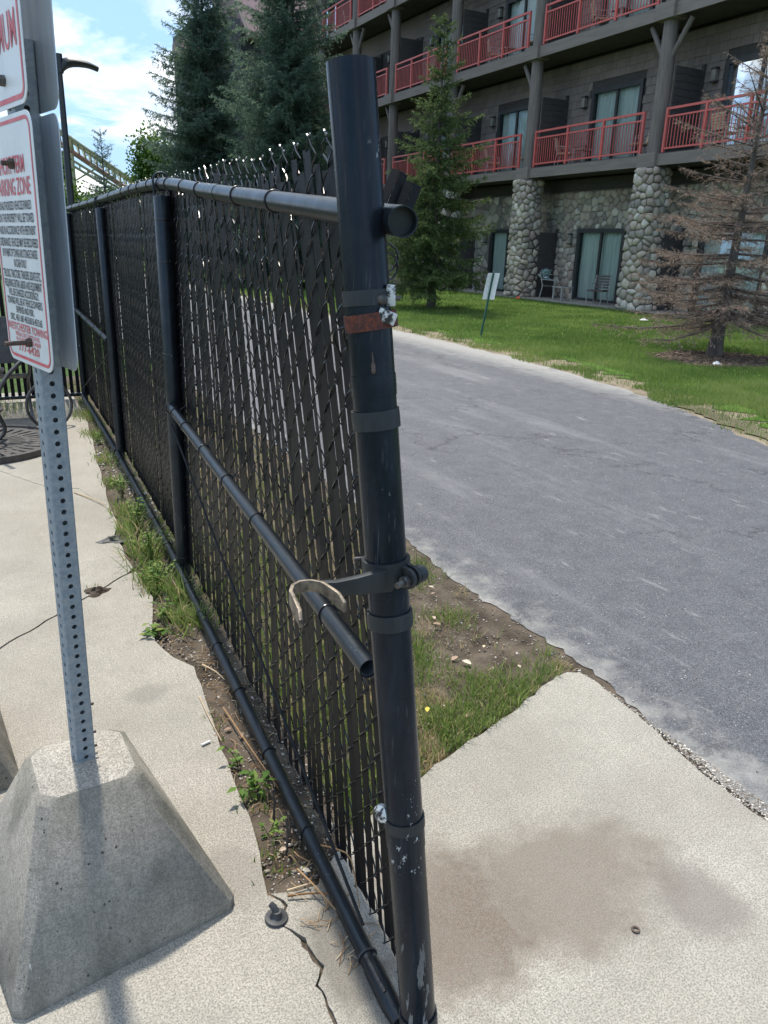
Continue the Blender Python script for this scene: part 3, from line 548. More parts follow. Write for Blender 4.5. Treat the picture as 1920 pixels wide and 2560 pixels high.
# ================================================================ GATE POST
PB = Vector((0.663, 1.02, -0.02)); PT = Vector((0.547, 1.201, 1.881)); PAX = (PT - PB).normalized(); PR = 0.0375
pat = lambda z: PB + (PT - PB) * ((z - PB.z) / (PT.z - PB.z))
gp = thing('gate_post', 'leaning black steel gate post with a fork latch and rusty band', 'post', (PB.x, PB.y, 0))
mb = MB(); mb.pipe([pat(z) for z in (-0.06, 0.3, 0.7, 1.1, 1.5, 1.87)] + [PT], PR, PR - 0.004, 48)
po = mb.build('post_pipe', M['post'], gp, smooth=True)
mb = MB(); mb.band(pat(0.546), PAX, PR + 0.0004, PR + 0.0032, 0.024); mb.build('band', M['band'], gp, smooth=True)
mb = MB(); mb.band(pat(0.515), PAX, PR + 0.0003, PR + 0.0014, 0.05); mb.build('sleeve', M['post'], gp, smooth=True)
axt = (PAX + Vector((0.02, 0.04, 0))).normalized()
mb = MB(); mb.band(pat(0.978) , axt, PR + 0.001, PR + 0.0045, 0.030); mb.build('band', M['band'], gp, smooth=True)
mb = MB(); mb.band(pat(1.343), (PAX + Vector((-0.03, 0.02, 0))).normalized(), PR + 0.0006, PR + 0.0036, 0.032); mb.build('band', M['band'], gp, smooth=True)
mb = MB(); mb.band(pat(0.05), PAX, PR + 0.001, PR + 0.004, 0.03); mb.build('band', M['band'], gp, smooth=True)
mb = MB(); mb.band(pat(1.503) + Vector((0.003, -0.001, 0)), (PAX + Vector((-0.07, 0.03, 0))).normalized(), PR + 0.0035, PR + 0.0062, 0.027); o = mb.build('rusty_band', M['rust'], gp, smooth=True); o['label'] = 'loose rusty brown band'
mb = MB(); mb.band(pat(1.40), PAX, PR + 0.0002, PR + 0.0012, 0.035); mb.build('sleeve', M['post'], gp, smooth=True)
# brace band with bolt and chipped rail cup
rightv = Vector((0.886, -0.463, 0)); camv = Vector((-0.48, -0.877, 0))
c = pat(1.540); mb = MB(); mb.band(c, PAX, PR + 0.0006, PR + 0.0032, 0.024); mb.build('brace_band', M['band'], gp, smooth=True)
q = c + rightv * (PR * 0.62) + camv * (PR * 0.80)
mb = MB(); mb.lathe(q, [(0.0, 0.011), (0.005, 0.0105), (0.008, 0.008), (0.0095, 0.004), (0.0095, -0.004)], camv * 0.8 + rightv * 0.6, 16); mb.build('carriage_bolt', M['bolt'], gp, smooth=True)
q2 = c + rightv * (PR * 1.03) + camv * (PR * 0.55)
mb = MB(); mb.box(q2 + Vector((0, 0, 0.006)), (0.016, 0.010, 0.034), M=Matrix.Rotation(R(-28), 3, 'Z')); mb.box(q2 + Vector((-0.012, -0.012, -0.026)), (0.030, 0.010, 0.020), M=Matrix.Rotation(R(-28), 3, 'Z') @ Matrix.Rotation(R(20), 3, 'Y'))
o = mb.build('broken_rail_cup', M['alu'], gp, bevel=0.003, smooth=True); o['label'] = 'chipped and broken cast rail cup'
mb = MB(); mb.tube([q2 + Vector((0.0, 0.0, 0.002)), q2 + rightv * 0.016 + Vector((0, 0, 0.002))], 0.0042, 10); mb.build('bolt_end', M['bolt'], gp, smooth=True)
# weld drip
q = pat(1.438) + camv * (PR + 0.001) + rightv * 0.004
mb = MB(); mb.tube([q + PAX * 0.02, q + PAX * 0.006, q, q - PAX * 0.011 + camv * 0.004, q - PAX * 0.014 + camv * 0.004], [0.0008, 0.0015, 0.0036, 0.0038, 0.002], 10); o = mb.build('sealant_drip', M['boltrust'], gp, smooth=True, rnd=True)
# lower clip (pale eyelet)
c = pat(0.553); q = c - rightv * (PR + 0.010) + camv * 0.004
mb = MB(); mb.lathe(q + Vector((0, 0, 0.008)), [(0.0, 0.006), (0.010, 0.005), (0.017, 0.001), (0.019, -0.006), (0.012, -0.006)], (-rightv * 0.6 + camv * 0.7 + Vector((0, 0, .3))), 16); mb.tube([q + Vector((0, 0, 0.0)), q + rightv * 0.014 + camv * 0.012], 0.005, 8)
mb.build('rail_end_clip', M['alu'], gp, smooth=True)
# latch collar
c = pat(1.072); mb = MB(); mb.band(c, PAX, PR + 0.0005, PR + 0.006, 0.044); mb.build('latch_collar', M['latch'], gp, smooth=True)
fx = (rightv * 0.80 + camv * 0.60).normalized(); fy = PAX.cross(fx).normalized(); Mf = Matrix((fx, fy, PAX)).transposed()
for s in (-1, 1):
    mb = MB(); mb.lathe(c + fx * (PR + 0.014) + fy * (s * 0.0075), [(0.0, -0.004), (0.019, -0.004), (0.021, 0.0), (0.019, 0.004), (0.0, 0.004)], fy, 20); mb.box(c + fx * (PR + 0.002) + fy * (s * 0.0075), (0.022, 0.008, 0.040), M=Mf)
    mb.build('clamp_flange', M['latch'], gp, smooth=True)
mb = MB(); b0 = c + fx * (PR + 0.017) - PAX * 0.002; mb.tube([b0 - fy * 0.042, b0 + fy * 0.030], 0.0052, 12)
for i in range(9): mb.ring(b0 - fy * (0.041 - i * 0.0022), fy, 0.0050, 0.0007, 12, 4)
mb.build('clamp_bolt', M['bolt'], gp, smooth=True)
mb = MB(); mb.lathe(b0 - fy * 0.019, [(0.0, -0.006), (0.0095, -0.006), (0.0105, -0.003), (0.0105, 0.005), (0.0, 0.005)], fy, 6); mb.build('nut', M['bolt'], gp)
mb = MB(); mb.lathe(b0 + fy * 0.024, [(0.0, -0.01), (0.0155, -0.01), (0.0165, 0.006), (0.012, 0.012), (0.0, 0.013)], fy, 20); mb.build('flange_boss', M['latch'], gp, smooth=True)
qb = c - fx * (PR + 0.008) + fy * 0.010 + PAX * 0.004; bd = (-rightv + camv * 0.25).normalized()
mb = MB(); mb.tube([qb, qb + bd * 0.030], 0.0052, 12)
for i in range(9): mb.ring(qb + bd * (0.010 + i * 0.0022), bd, 0.0050, 0.0007, 12, 4)
mb.build('stud', M['bolt'], gp, smooth=True)
# fork arm and fork
zt = 1.083; arm0 = Vector((0.575, 1.100, zt - 0.018)); arm1 = Vector((0.463, 1.099, zt - 0.006))
def strip_solid(mb, pts, th, tops, hs):
    n_ = len(pts); vs_ = []
    for i, p in enumerate(pts):
        t_ = (pts[min(i + 1, n_ - 1)] - pts[max(i - 1, 0)]); t_.z = 0; t_.normalize(); nn = Vector((-t_.y, t_.x, 0)) * (th / 2)
        for s in (1, -1): vs_ += [Vector((p.x, p.y, tops[i])) + nn * s, Vector((p.x, p.y, tops[i] - hs[i])) + nn * s]
    fs = []
    for i in range(n_ - 1):
        a, b = 4 * i, 4 * i + 4; fs += [(a, b, b + 1, a + 1), (a + 2, a + 3, b + 3, b + 2), (a, a + 2, b + 2, b), (a + 1, b + 1, b + 3, a + 3)]
    fs += [(0, 1, 3, 2), (4 * n_ - 4, 4 * n_ - 2, 4 * n_ - 1, 4 * n_ - 3)]; mb.add(vs_, fs)
mb = MB(); strip_solid(mb, [Vector((0.592, 1.092, 0)), Vector((0.560, 1.090, 0)), Vector((0.52, 1.092, 0)), Vector((0.485, 1.096, 0)), Vector((0.455, 1.101, 0))], 0.014, [1.090, 1.088, 1.083, 1.080, 1.082], [0.046, 0.040, 0.032, 0.027, 0.024])
mb.build('latch_arm', M['latch'], gp, bevel=0.003, smooth=True)
fk = [Vector((p[0] - 0.008, p[1], 0)) for p in [(0.396, 1.010), (0.401, 1.028), (0.402, 1.052), (0.405, 1.078), (0.415, 1.097), (0.432, 1.107), (0.450, 1.104), (0.464, 1.090), (0.470, 1.068), (0.476, 1.046), (0.480, 1.028)]]
mb = MB(); strip_solid(mb, fk, 0.0065, [1.066, 1.076, 1.084, 1.086, 1.087, 1.087, 1.087, 1.087, 1.086, 1.083, 1.072], [0.014, 0.026, 0.030, 0.025, 0.022, 0.021, 0.021, 0.021, 0.022, 0.026, 0.018])
o = mb.build('latch_fork', M['barefork'], gp, bevel=0.0022, smooth=True); o['label'] = 'bare worn metal fork of the gate latch'

# ================================================================ CHAIN LINK FENCE
P1 = Vector((0.775, 3.67, 0)); P2 = Vector((0.850, 6.065, 0)); P3 = Vector((0.895, 8.62, 0))
fe = thing('chain_link_fence', 'long black chain-link fence with slats ending at the leaning post', 'fence', (P1.x, P1.y, 0))
def catmull(pts, n_):
    pts = [Vector(p) for p in pts]; P_ = [pts[0] * 2 - pts[1]] + pts + [pts[-1] * 2 - pts[-2]]; o_ = []
    for i in range(1, len(P_) - 2):
        for j in range(n_):
            t_ = j / n_; a, b, c_, d = P_[i - 1], P_[i], P_[i + 1], P_[i + 2]
            o_.append(0.5 * ((2 * b) + (c_ - a) * t_ + (2 * a - 5 * b + 4 * c_ - d) * t_ * t_ + (3 * b - a - 3 * c_ + d) * t_ ** 3))
    o_.append(pts[-1]); return o_
RR = 0.0235
top_pts = catmull([(0.588, 1.092, 1.656), (0.621, 1.225, 1.664), (0.645, 1.47, 1.683), (0.683, 2.03, 1.724), (0.733, 2.84, 1.785), (0.757, 3.27, 1.822), (0.776, 3.67, 1.848), (0.798, 4.25, 1.862), (0.818, 4.85, 1.866), (0.851, 6.065, 1.866), (0.88, 7.3, 1.868), (0.897, 8.62, 1.868)], 6)
def nearest_tan(pts, i): return (pts[min(i + 1, len(pts) - 1)] - pts[max(i - 1, 0)]).normalized()
mb = MB(); mb.pipe(top_pts, RR, RR - 0.0025, 28); mb.build('top_rail', M['rail'], fe, smooth=True)
mb = MB(); mb.tube([top_pts[0] + (top_pts[1] - top_pts[0]) * 1.2, top_pts[2], top_pts[4]], RR - 0.0024, 20, caps=True); mb.build('rail_lining', M['lamp'], fe, smooth=True)
# rail joints
for i in (22, 46): mb = MB(); mb.band(top_pts[i], nearest_tan(top_pts, i), RR + 0.0002, RR + 0.0012, 0.09); mb.build('rail_sleeve', M['rail'], fe, smooth=True)
MRr = 0.021
midA = Vector((0.607, 1.203, 0.822)); midB = Vector((0.752, 3.63, 0.875))
mb = MB(); mb.pipe([midA + (midB - midA) * t_ for t_ in (0, .02, .25, .5, .75, 1)], MRr, MRr - 0.002, 28); mb.build('middle_rail', M['rail'], fe, smooth=True)
mb = MB(); mb.pipe([midA + (midB - midA) * t_ for t_ in (0.002, .02, .08)], MRr - 0.0021, MRr - 0.003, 28); mb.build('rail_lining', M['inside'], fe, smooth=True)
botA = Vector((0.632, 1.10, 0.012)); botB = Vector((0.748, 3.68, 0.05)); bots = [botA + (botB - botA) * t_ for t_ in np.linspace(0, 1, 8)]
mb = MB(); mb.pipe(bots, MRr, MRr - 0.002, 24); mb.build('bottom_rail', M['rail'], fe, smooth=True)
mb = MB(); d_ = (botB - botA).normalized(); mb.tube([botA - d_ * 0.045, botA + d_ * 0.0, botA + d_ * 0.10], [MRr - 0.004, MRr + 0.002, MRr + 0.002], 20); mb.build('rail_sleeve', M['rail'], fe, smooth=True)
mb = MB(); mb.ring(botA + d_ * 0.135, d_, MRr + 0.002, 0.003, 24, 6); mb.build('hose_clamp', M['rubber'], fe, smooth=True)
mb = MB(); mb.tube([botA + d_ * 0.12 + Vector((-0.01, 0, 0.024)), botA + d_ * 0.06 + Vector((-0.008, 0, 0.022)), botA + d_ * 0.02 + Vector((-0.006, 0, 0.020))], 0.006, 8); mb.build('threaded_rod', M['bolt'], fe, smooth=True)
for a, b in ((P1, P2), (P2, P3)):
    A = a + Vector((-0.027, 0.0, 0.05)); B = b + Vector((-0.027, 0, 0.05)); mb = MB(); mb.tube([A + (B - A) * t_ for t_ in (0.01, .3, .7, .99)], MRr, 16); mb.build('bottom_rail', M['rail'], fe, smooth=True)
A = P2 + Vector((-0.02, 0.03, 0.90)); B = P3 + Vector((-0.02, 0, 0.93)); mb = MB(); mb.tube([A, (A + B) / 2, B], MRr, 16); mb.build('middle_rail', M['rail'], fe, smooth=True)
# posts with loop caps and ties
for P_, h_, r_ in ((P1, 1.80, 0.036), (P2, 1.815, 0.032), (P3, 1.83, 0.032)):
    mb = MB(); mb.tube([P_ + Vector((0, 0, -0.05)), P_ + Vector((0, 0, 0.9)), P_ + Vector((0, 0, h_ - 0.005)), P_ + Vector((0, 0, h_))], [r_, r_, r_, r_ - 0.004], 24); po = mb.build('fence_post', M['rail'], fe, smooth=True)
    mb = MB(); mb.ring(P_ + Vector((0, 0, 1.858)), (0, 1, 0), 0.034, 0.005, 24, 8); mb.tube([P_ + Vector((-r_ + 0.006, 0, h_ - 0.01)), P_ + Vector((-0.034, 0, 1.855))], 0.005, 8); mb.build('loop_cap', M['rail'], po, smooth=True)
    for z in (0.10, 0.42, 0.84, 1.12, 1.52, 1.70):
        mb = MB(); mb.ring(P_ + Vector((0.001, 0, z)), (0.04, 0.1 * math.sin(z * 9), 1), r_ + 0.0015, 0.0018, 24, 6); mb.build('tie_wire', M['wire'], po, smooth=True)
# rail ties
def tie(c, ax, r_, rgn):
    mb = MB(); ax = (ax + Vector((rgn.uniform(-.25, .25), 0, rgn.uniform(-.3, .3)))).normalized(); mb.ring(c, ax, r_ + 0.0022, 0.0021, 22, 6)
    x = Vector((1, 0, 0.5)); x = (x - ax * x.dot(ax)).normalized(); e = c + x * (r_ + 0.002); mb.tube([e, e + Vector((0.016, rgn.uniform(-.02, .02), 0.012)), e + Vector((0.022, rgn.uniform(-.03, .03), 0.03))], 0.0020, 5)
    mb.build('tie_wire', M['wire'], fe, smooth=True)
rg = random.Random(77)
for i in (17, 20, 24, 28, 33, 36, 39, 42, 45, 48, 51, 54, 57, 60, 63): tie(top_pts[i], nearest_tan(top_pts, i), RR, rg)
for t_ in (0.10, 0.36, 0.52, 0.68, 0.84, 0.95): tie(midA + (midB - midA) * t_, (midB - midA).normalized(), MRr, rg)
for t_ in (0.22, 0.37, 0.52, 0.66, 0.78, 0.9): tie(botA + (botB - botA) * t_, d_, MRr, rg)
for t_ in (0.12, 0.3, 0.5, 0.7, 0.9): tie(P1 + (P2 - P1) * t_ + Vector((-0.027, 0, 0.05)), (P2 - P1).normalized(), MRr, rg); tie(P2 + (P3 - P2) * t_ + Vector((-0.02, 0, 0.90 + 0.03 * t_)), (P3 - P2).normalized(), MRr, rg)
mb = MB(); mb.ring(midB + Vector((-.004, -0.02, 0)), (midB - midA), MRr + 0.004, 0.004, 20, 6); mb.build('rail_end_band', M['band'], fe, smooth=True)
# truss rods
mb = MB(); mb.tube([Vector((0.742, 3.60, 0.80)), Vector((0.685, 2.4, 0.44)), Vector((0.642, 1.27, 0.075))], 0.0045, 8); mb.build('truss_rod', M['rod'], fe, smooth=True)
mb = MB(); mb.tube([P2 + Vector((-0.03, 0.02, 0.80)), P3 + Vector((-0.03, -0.1, 0.12))], 0.004, 6); mb.build('truss_rod', M['rail'], fe, smooth=True)

# fabric panels -------------------------------------------------
def near_pt(s, h):
    b = Vector((0.678, 1.065, 0.02)).lerp(Vector((0.800, 3.67, 0.045)), s ** 1.22); t_ = Vector((0.690, 1.455, 1.800)).lerp(Vector((0.822, 3.67, 1.845)), s)
    # the belly of the loose fabric
    p = b.lerp(t_, h); bul = math.sin(math.pi * h) * math.sin(math.pi * min(1, s * 1.1)); w = (1 - s)
    p.x += 0.030 * bul + 0.010 * math.sin(9 * s + 2.5 * h) * w - 0.02 * w * max(0, 0.35 - h); p.z += 0.012 * math.sin(11 * s + 1) * w * h; return p
def straight(A, B):
    A = A.copy(); B = B.copy()
    def f(s, h):
        p = A.lerp(B, s); return Vector((p.x + 0.034, p.y, 0.045 + 1.825 * h + 0.004 * math.sin(40 * s)))
    return f
CYC = 0.088
def fabric(fn, L, parent, near=False, r_wire=0.0021, seed=0, gap=False, height=1.8, flip=1.0):
    rgn = random.Random(seed); ncol = int(L / 0.055); ds = 1.0 / ncol; nh = int(height / (CYC / 2)); W = MB(); T = MB()
    for i in range(ncol):
        s = (i + 0.5) * ds
        pts = []; sub = 6 if near else 4; ph = (i % 2)
        for j in range(nh):
            front = (j + ph) % 2 == 0
            for q in range(sub):
                u = q / sub; hz = (j + u) / nh
                ss = s + (0.56 - 1.12 * u) * ds if front else s - (0.56 - 1.12 * u) * ds
                bul = math.sin(math.pi * u) ** 0.45 * (0.0070 if near else 0.0062); p = fn(min(max(ss, 0), 1), hz); p.x += flip * (-bul if front else bul) * (1 if not gap else 0); 
                if gap: p.y += (-bul if front else bul)
                pts.append(p)
        # knuckled end: neighbouring wires cross at a common apex
        sg = 1 if ph else -1; k0 = fn(min(max(s + 0.5 * ds * sg, 0), 1), 1.0); hgt = 0.022 + rgn.uniform(-0.006, 0.010); ap = k0 + Vector((-0.004, 0, hgt)); dd = fn(min(s + ds, 1), 1.0) - fn(max(s - ds, 0), 1.0); dd.normalize()
        pts.append(fn(s, 1.0).lerp(k0, 0.35) + Vector((-0.006, 0, hgt * 0.45))); pts.append(ap); e2 = ap + dd * (0.010 * sg) + Vector((rgn.uniform(-.003, .003), 0, 0.006)); pts.append(e2)
        W.tube(pts, r_wire, 4 if near else 3, caps=False); T.tube([e2 - dd * (0.0015 * sg) - Vector((0, 0, 0.001)), e2 + dd * (0.003 * sg) + Vector((0, 0, 0.0025))], r_wire * 1.1, 5)
    w = W.build('wire_mesh', M['wire'], parent, smooth=True); w['kind'] = 'stuff'; t_ = T.build('wire_tips', M['tip'], parent); t_['kind'] = 'stuff'
    return ncol, ds
def tapered(a): return a
n0, ds0 = fabric(near_pt, 2.52, fe, near=True, r_wire=0.0021, seed=1)
rg = random.Random(3)
def slat_strip(fn, s, wid, tw, h0, h1, segs, parent, mat=None):
    mb = MB(); vs_ = []; sh = rg.uniform(-0.004, 0.004); tw2 = tw + rg.uniform(-0.12, 0.12)
    for k_ in range(segs + 1):
        h = h0 + (h1 - h0) * k_ / segs; c_ = fn(s, h); a = fn(min(s + 0.01, 1), h) - fn(max(s - 0.01, 0), h); a.z = 0; a.normalize(); nn = Vector((-a.y, a.x, 0)); an = tw + (tw2 - tw) * k_ / segs
        u = a * math.cos(an) + nn * math.sin(an); v = nn * math.cos(an) - a * math.sin(an); c_ = c_ + nn * sh
        w_ = wid * (fn(min(s + ds0 / 2, 1), h) - fn(max(s - ds0 / 2, 0), h)).length / (1.0 if ds0 / 2 < s < 1 - ds0 / 2 else 0.5)
        w_ *= 0.84 + 0.27 * min(1.0, h * 1.25)
        for x, y in ((-w_ / 2, -0.0006), (-w_ * 0.22, -0.0018), (w_ * 0.08, -0.0008), (w_ / 2, -0.0016), (w_ / 2, 0.0006), (-w_ / 2, 0.0006)): vs_.append(c_ + u * x + v * y)
    n_ = 6; fs = []
    for k_ in range(segs):
        for j in range(n_): fs.append((k_ * n_ + j, k_ * n_ + (j + 1) % n_, (k_ + 1) * n_ + (j + 1) % n_, (k_ + 1) * n_ + j))
    fs += [tuple(reversed(range(n_))), tuple(range(segs * n_, segs * n_ + n_))]
    mb.add(vs_, fs); mb.build('slat', mat or M['slat'], parent)
for i in range(n0):
    s = (i + 0.5) * ds0; loose = max(0.0, 1 - s / 0.75)
    if rg.random() < 0.05 * loose: continue
    slat_strip(near_pt, s, 0.86 - 0.10 * min(1, loose * 1.5) + rg.uniform(-0.05, 0.05) + (0.16 if rg.random() < 0.12 else 0), rg.uniform(-0.16, 0.16) * (0.25 + 0.75 * loose), 0.008 + 0.012 * rg.random(), 0.985 + rg.uniform(-0.012, 0.020), 5, fe)
for (A, B, sd) in ((P1, P2, 4), (P2, P3, 5)):
    fn = straight(A, B); L = (B - A).length; nc, ds_ = fabric(fn, L, fe, seed=sd, r_wire=0.0019)
    me = None
    mb = MB(); mb.box((0, 0, 0.9), (0.0036, 0.0515, 1.80)); me = mb.mesh('slat'); me.materials.append(M['slat']); az = math.atan2((B - A).y, (B - A).x) - math.pi / 2
    for i in range(nc):
        p = fn((i + 0.5) * ds_, 0); o = link('slat', me, fe, None, (p.x + rg.uniform(-.002, .002), p.y, 0.045 + rg.uniform(-0.01, 0.015))); o.rotation_euler = (rg.uniform(-.006, .006), 0, az + rg.uniform(-.10, .10))
# two loose slats leaning out behind the post
for (bx, by, bz, tx, ty, tz) in ((0.650, 1.290, 1.665, 0.690, 1.300, 1.745), (0.672, 1.270, 1.655, 0.705, 1.275, 1.725)):
    a = Vector((bx, by, bz)); b = Vector((tx, ty, tz)); ax = (b - a).normalized(); u = ax.cross(camv).normalized(); v = ax.cross(u)
    for k_ in (-1, 1):
        mb = MB(); Mx = Matrix((u, v, ax)).transposed() @ Matrix.Rotation(R(22 * k_), 3, 'Z'); mb.box((a + b) / 2 + u * 0.0078 * k_, (0.0155, 0.002, (b - a).length), M=Mx); mb.build('slat', M['slat'], fe)
# tangle of bent wire at the torn edge
rg = random.Random(19); mb = MB()
for i in range(13):
    z = 1.43 + 0.013 * i + rg.uniform(-.008, .008); p0 = Vector((0.612 + rg.uniform(-.012, .012), 1.345 + rg.uniform(-0.03, 0.05), z)); pts = [p0 + Vector((0.03, 0.035, -0.035)), p0 + Vector((0.008, 0.012, -0.006)), p0 + Vector((-0.006, -0.012, 0.018)), p0 + Vector((0.01, -0.035, 0.030)), p0 + Vector((0.03, -0.02, 0.012))]
    mb.tube(catmull(pts, 4), 0.0023, 5)
for z in (1.585, 1.60): mb.ring(Vector((0.655, 1.285, z)), (0.3, 1, 0.2), 0.026, 0.0023, 16, 5)
mb.build('torn_wires', M['wire'], fe, smooth=True)

# back fence
bf = thing('back_fence', 'black slatted chain-link fence behind the overturned table', 'fence', (P3.x, P3.y + 0.05, 0))
BA = Vector((0.87, 8.66, 0)); BB = Vector((-4.2, 8.66, 0))
def backfn(s, h):
    p = BA.lerp(BB, s); return Vector((p.x, p.y, 0.045 + 1.825 * h))
W = MB()
nc = int((BA - BB).length / 0.062)
mb = MB(); mb.box((0, 0, 0.9), (0.036, 0.004, 1.80)); sm = mb.mesh('slat'); sm.materials.append(M['slat'])
for i in range(nc):
    p = backfn((i + 0.5) / nc, 0); o = link('slat', sm, bf, None, (p.x, p.y, 0.05)); o.rotation_euler = (0, 0, rg.uniform(-.12, .12))
    pts = []
    for j in range(58):
        f = 1 if (j + i) % 2 == 0 else -1; pts.append(Vector((p.x + 0.031 * f, p.y + 0.001 * f, 0.05 + j * 0.032)))
    W.tube(pts, 0.0022, 3, caps=False)
w = W.build('wire_mesh', M['wire'], bf); w['kind'] = 'stuff'
for z in (0.05, 1.85): mb = MB(); mb.tube([BA + Vector((0, -0.03, z)), BB + Vector((0, -0.03, z))], 0.021, 12); mb.build('rail', M['rail'], bf, smooth=True)
for x in (-1.6, -4.1): mb = MB(); mb.tube([Vector((x, 8.60, 0)), Vector((x, 8.60, 1.85))], 0.032, 14); mb.build('fence_post', M['rail'], bf, smooth=True)

# ================================================================ SIGN ON CONCRETE BASE
SANG = R(13); SA = Vector((math.sin(SANG), -math.cos(SANG), 0)); SN = Vector((-math.cos(SANG), -math.sin(SANG), 0)); SB = Vector((0.095, 1.745, 0.38)); SU = Vector((0.0177, -0.0093, 1)).normalized()
ps = thing('parking_sign', 'white and red parking signs on a perforated post in a concrete pyramid base', 'sign', (0.095, 1.745, 0))
def pyramid(c, hb, ht, H_, rotb, rott, parent, seed):
    mb = MB(); vs_ = []
    for (h_, z, rt, cut) in ((hb, -0.002, rotb, 0.018), (hb, 0.022, rotb, 0.018), (ht, H_ - 0.012, rott, 0.030), (ht - 0.014, H_, rott, 0.032)):
        for sx, sy, o_ in ((-1, -1, 0), (1, -1, 1), (1, 1, 0), (-1, 1, 1)):
            A_ = (sx * h_, sy * (h_ - cut)); B_ = (sx * (h_ - cut), sy * h_); pr = (A_, B_) if o_ == 0 else (B_, A_)
            for x, y in pr: vs_.append((c[0] + x * math.cos(rt) - y * math.sin(rt), c[1] + x * math.sin(rt) + y * math.cos(rt), z))
    fs = [tuple(range(8))[::-1]] + [(l * 8 + j, l * 8 + (j + 1) % 8, (l + 1) * 8 + (j + 1) % 8, (l + 1) * 8 + j) for l in range(3) for j in range(8)]
    mb.add(vs_, fs); b = mb.build('concrete_base', M['block'], parent, bevel=0.004, smooth=True, auto=R(35))
    mb = MB(); mb.add([(v[0], v[1], H_ + 0.0) for v in vs_[24:32]] + [(c[0] + (v[0] - c[0]) * 0.6, c[1] + (v[1] - c[1]) * 0.6, H_ + 0.007) for v in vs_[24:32]], [(j, (j + 1) % 8, 8 + (j + 1) % 8, 8 + j) for j in range(8)] + [tuple(range(8, 16))])
    mb.build('rough_top', M['blocktop'], b, smooth=True)
pyramid((0.092, 1.735), 0.268, 0.122, 0.40, R(11.0), R(4), ps, 1)
# perforated square tube
HS = 0.0228; NB = 30; PITCHH = 0.0254
mb = MB(); nper = 62; seg = 16
for fi in range(4):
    nrm = [SA, -SN, -SA, SN][fi]; tang = SU.cross(nrm).normalized()
    for j in range(nper):
        zc = 0.0 + j * PITCHH + PITCHH / 2; c = SB + SU * zc + nrm * HS; vs_ = []; 
        for q in range(seg):
            a = 2 * math.pi * q / seg; cx_, sy_ = math.cos(a), math.sin(a); m_ = max(abs(cx_), abs(sy_)); vs_.append(c + tang * (cx_ / m_ * (HS - 0.003)) + SU * (sy_ / m_ * PITCHH / 2))
        for q in range(seg):
            a = 2 * math.pi * q / seg; vs_.append(c + tang * 0.0056 * math.cos(a) + SU * 0.0056 * math.sin(a))
        for q in range(seg):
            a = 2 * math.pi * q / seg; vs_.append(c - nrm * 0.0022 + tang * 0.0056 * math.cos(a) + SU * 0.0056 * math.sin(a))
        # exact cell corners
        fs = [(q, (q + 1) % seg, seg + (q + 1) % seg, seg + q) for q in range(seg)] + [(seg + q, seg + (q + 1) % seg, 2 * seg + (q + 1) % seg, 2 * seg + q) for q in range(seg)]
        mb.add(vs_, fs)
    # corner roundings and the groove beside the holes
    e0 = SB + nrm * (HS - 0.0004) + tang * (HS - 0.0032); nr2 = tang
    a_ = SB + nrm * HS + tang * (HS - 0.0031); b_ = SB + nrm * (HS - 0.0009) + tang * (HS - 0.0009); c_ = SB + nrm * (HS - 0.0031) + tang * HS; tp = SU * (nper * PITCHH)
    mb.add([a_, b_, c_, a_ + tp, b_ + tp, c_ + tp], [(0, 1, 4, 3), (1, 2, 5, 4)])
mb.build('perforated_post', M['galv'], ps, smooth=True, auto=R(30))
mb = MB(); tp = SU * (nper * PITCHH); vs_ = []
for nrm, s1 in ((SA, 1), (-SN, 1), (-SA, 1), (SN, 1)):
    tang = SU.cross(nrm).normalized(); vs_.append(SB + nrm * (HS - 0.0026) + tang * (HS - 0.0026))
mb.add(vs_ + [v + tp for v in vs_], [(i, (i + 1) % 4, 4 + (i + 1) % 4, 4 + i) for i in range(4)])
# the far walls of the tube are what shows through the holes, so no lining is needed
for z in (0.085, 0.165, 0.045):
    mb = MB(); c = SB + SU * z - SN * HS; mb.tube([c + SU * 0 - (-SN) * 0.004, c - SN * 0.012], 0.0035, 8); mb.build('pin', M['boltrust'], ps, smooth=True)
for z in (0.30, 0.04): mb = MB(); c = SB + SU * z + SN * HS; mb.tube([c, c + SN * 0.004], 0.0055, 10); mb.build('pin', M['galv'], ps, smooth=True)

def rrect(w, h, r_, n_=6):
    o_ = []
    for cx_, cy_, a0 in ((w - r_, h - r_, 0), (-w + r_, h - r_, 90), (-w + r_, -h + r_, 180), (w - r_, -h + r_, 270)):
        for i in range(n_ + 1):
            a = R(a0 + 90 * i / n_); o_.append((cx_ + r_ * math.cos(a), cy_ + r_ * math.sin(a)))
    return o_
def sign_panel(zc, hw, hh_, side, mat, bend=0.0, sh=-0.02):
    base = SB + SU * (zc - SB.z) + SN * (side * (HS + 0.0015)) + SA * sh; N_ = SN * side
    f = lambda u, v, d: base + SA * u + SU * v + N_ * (d - bend * u * u)
    poly = rrect(hw, hh_, 0.030); mb = MB(); n_ = len(poly)
    mb.add([f(u, v, 0.0) for u, v in poly] + [f(u, v, 0.002) for u, v in poly], [tuple(reversed(range(n_))), tuple(range(n_, 2 * n_))] + [(i, (i + 1) % n_, n_ + (i + 1) % n_, n_ + i) for i in range(n_)])
    return mb.build('sign_panel', mat, ps), f
def frame_ring(f, hw, hh_, r_, w, mat, parent, d=0.0028):
    a = rrect(hw, hh_, r_); b = rrect(hw - w, hh_ - w, max(r_ - w, 0.003)); n_ = len(a); mb = MB()
    mb.add([f(u, v, d) for u, v in a] + [f(u, v, d) for u, v in b], [(i, (i + 1) % n_, n_ + (i + 1) % n_, n_ + i) for i in range(n_)]); mb.build('border_line', mat, parent)
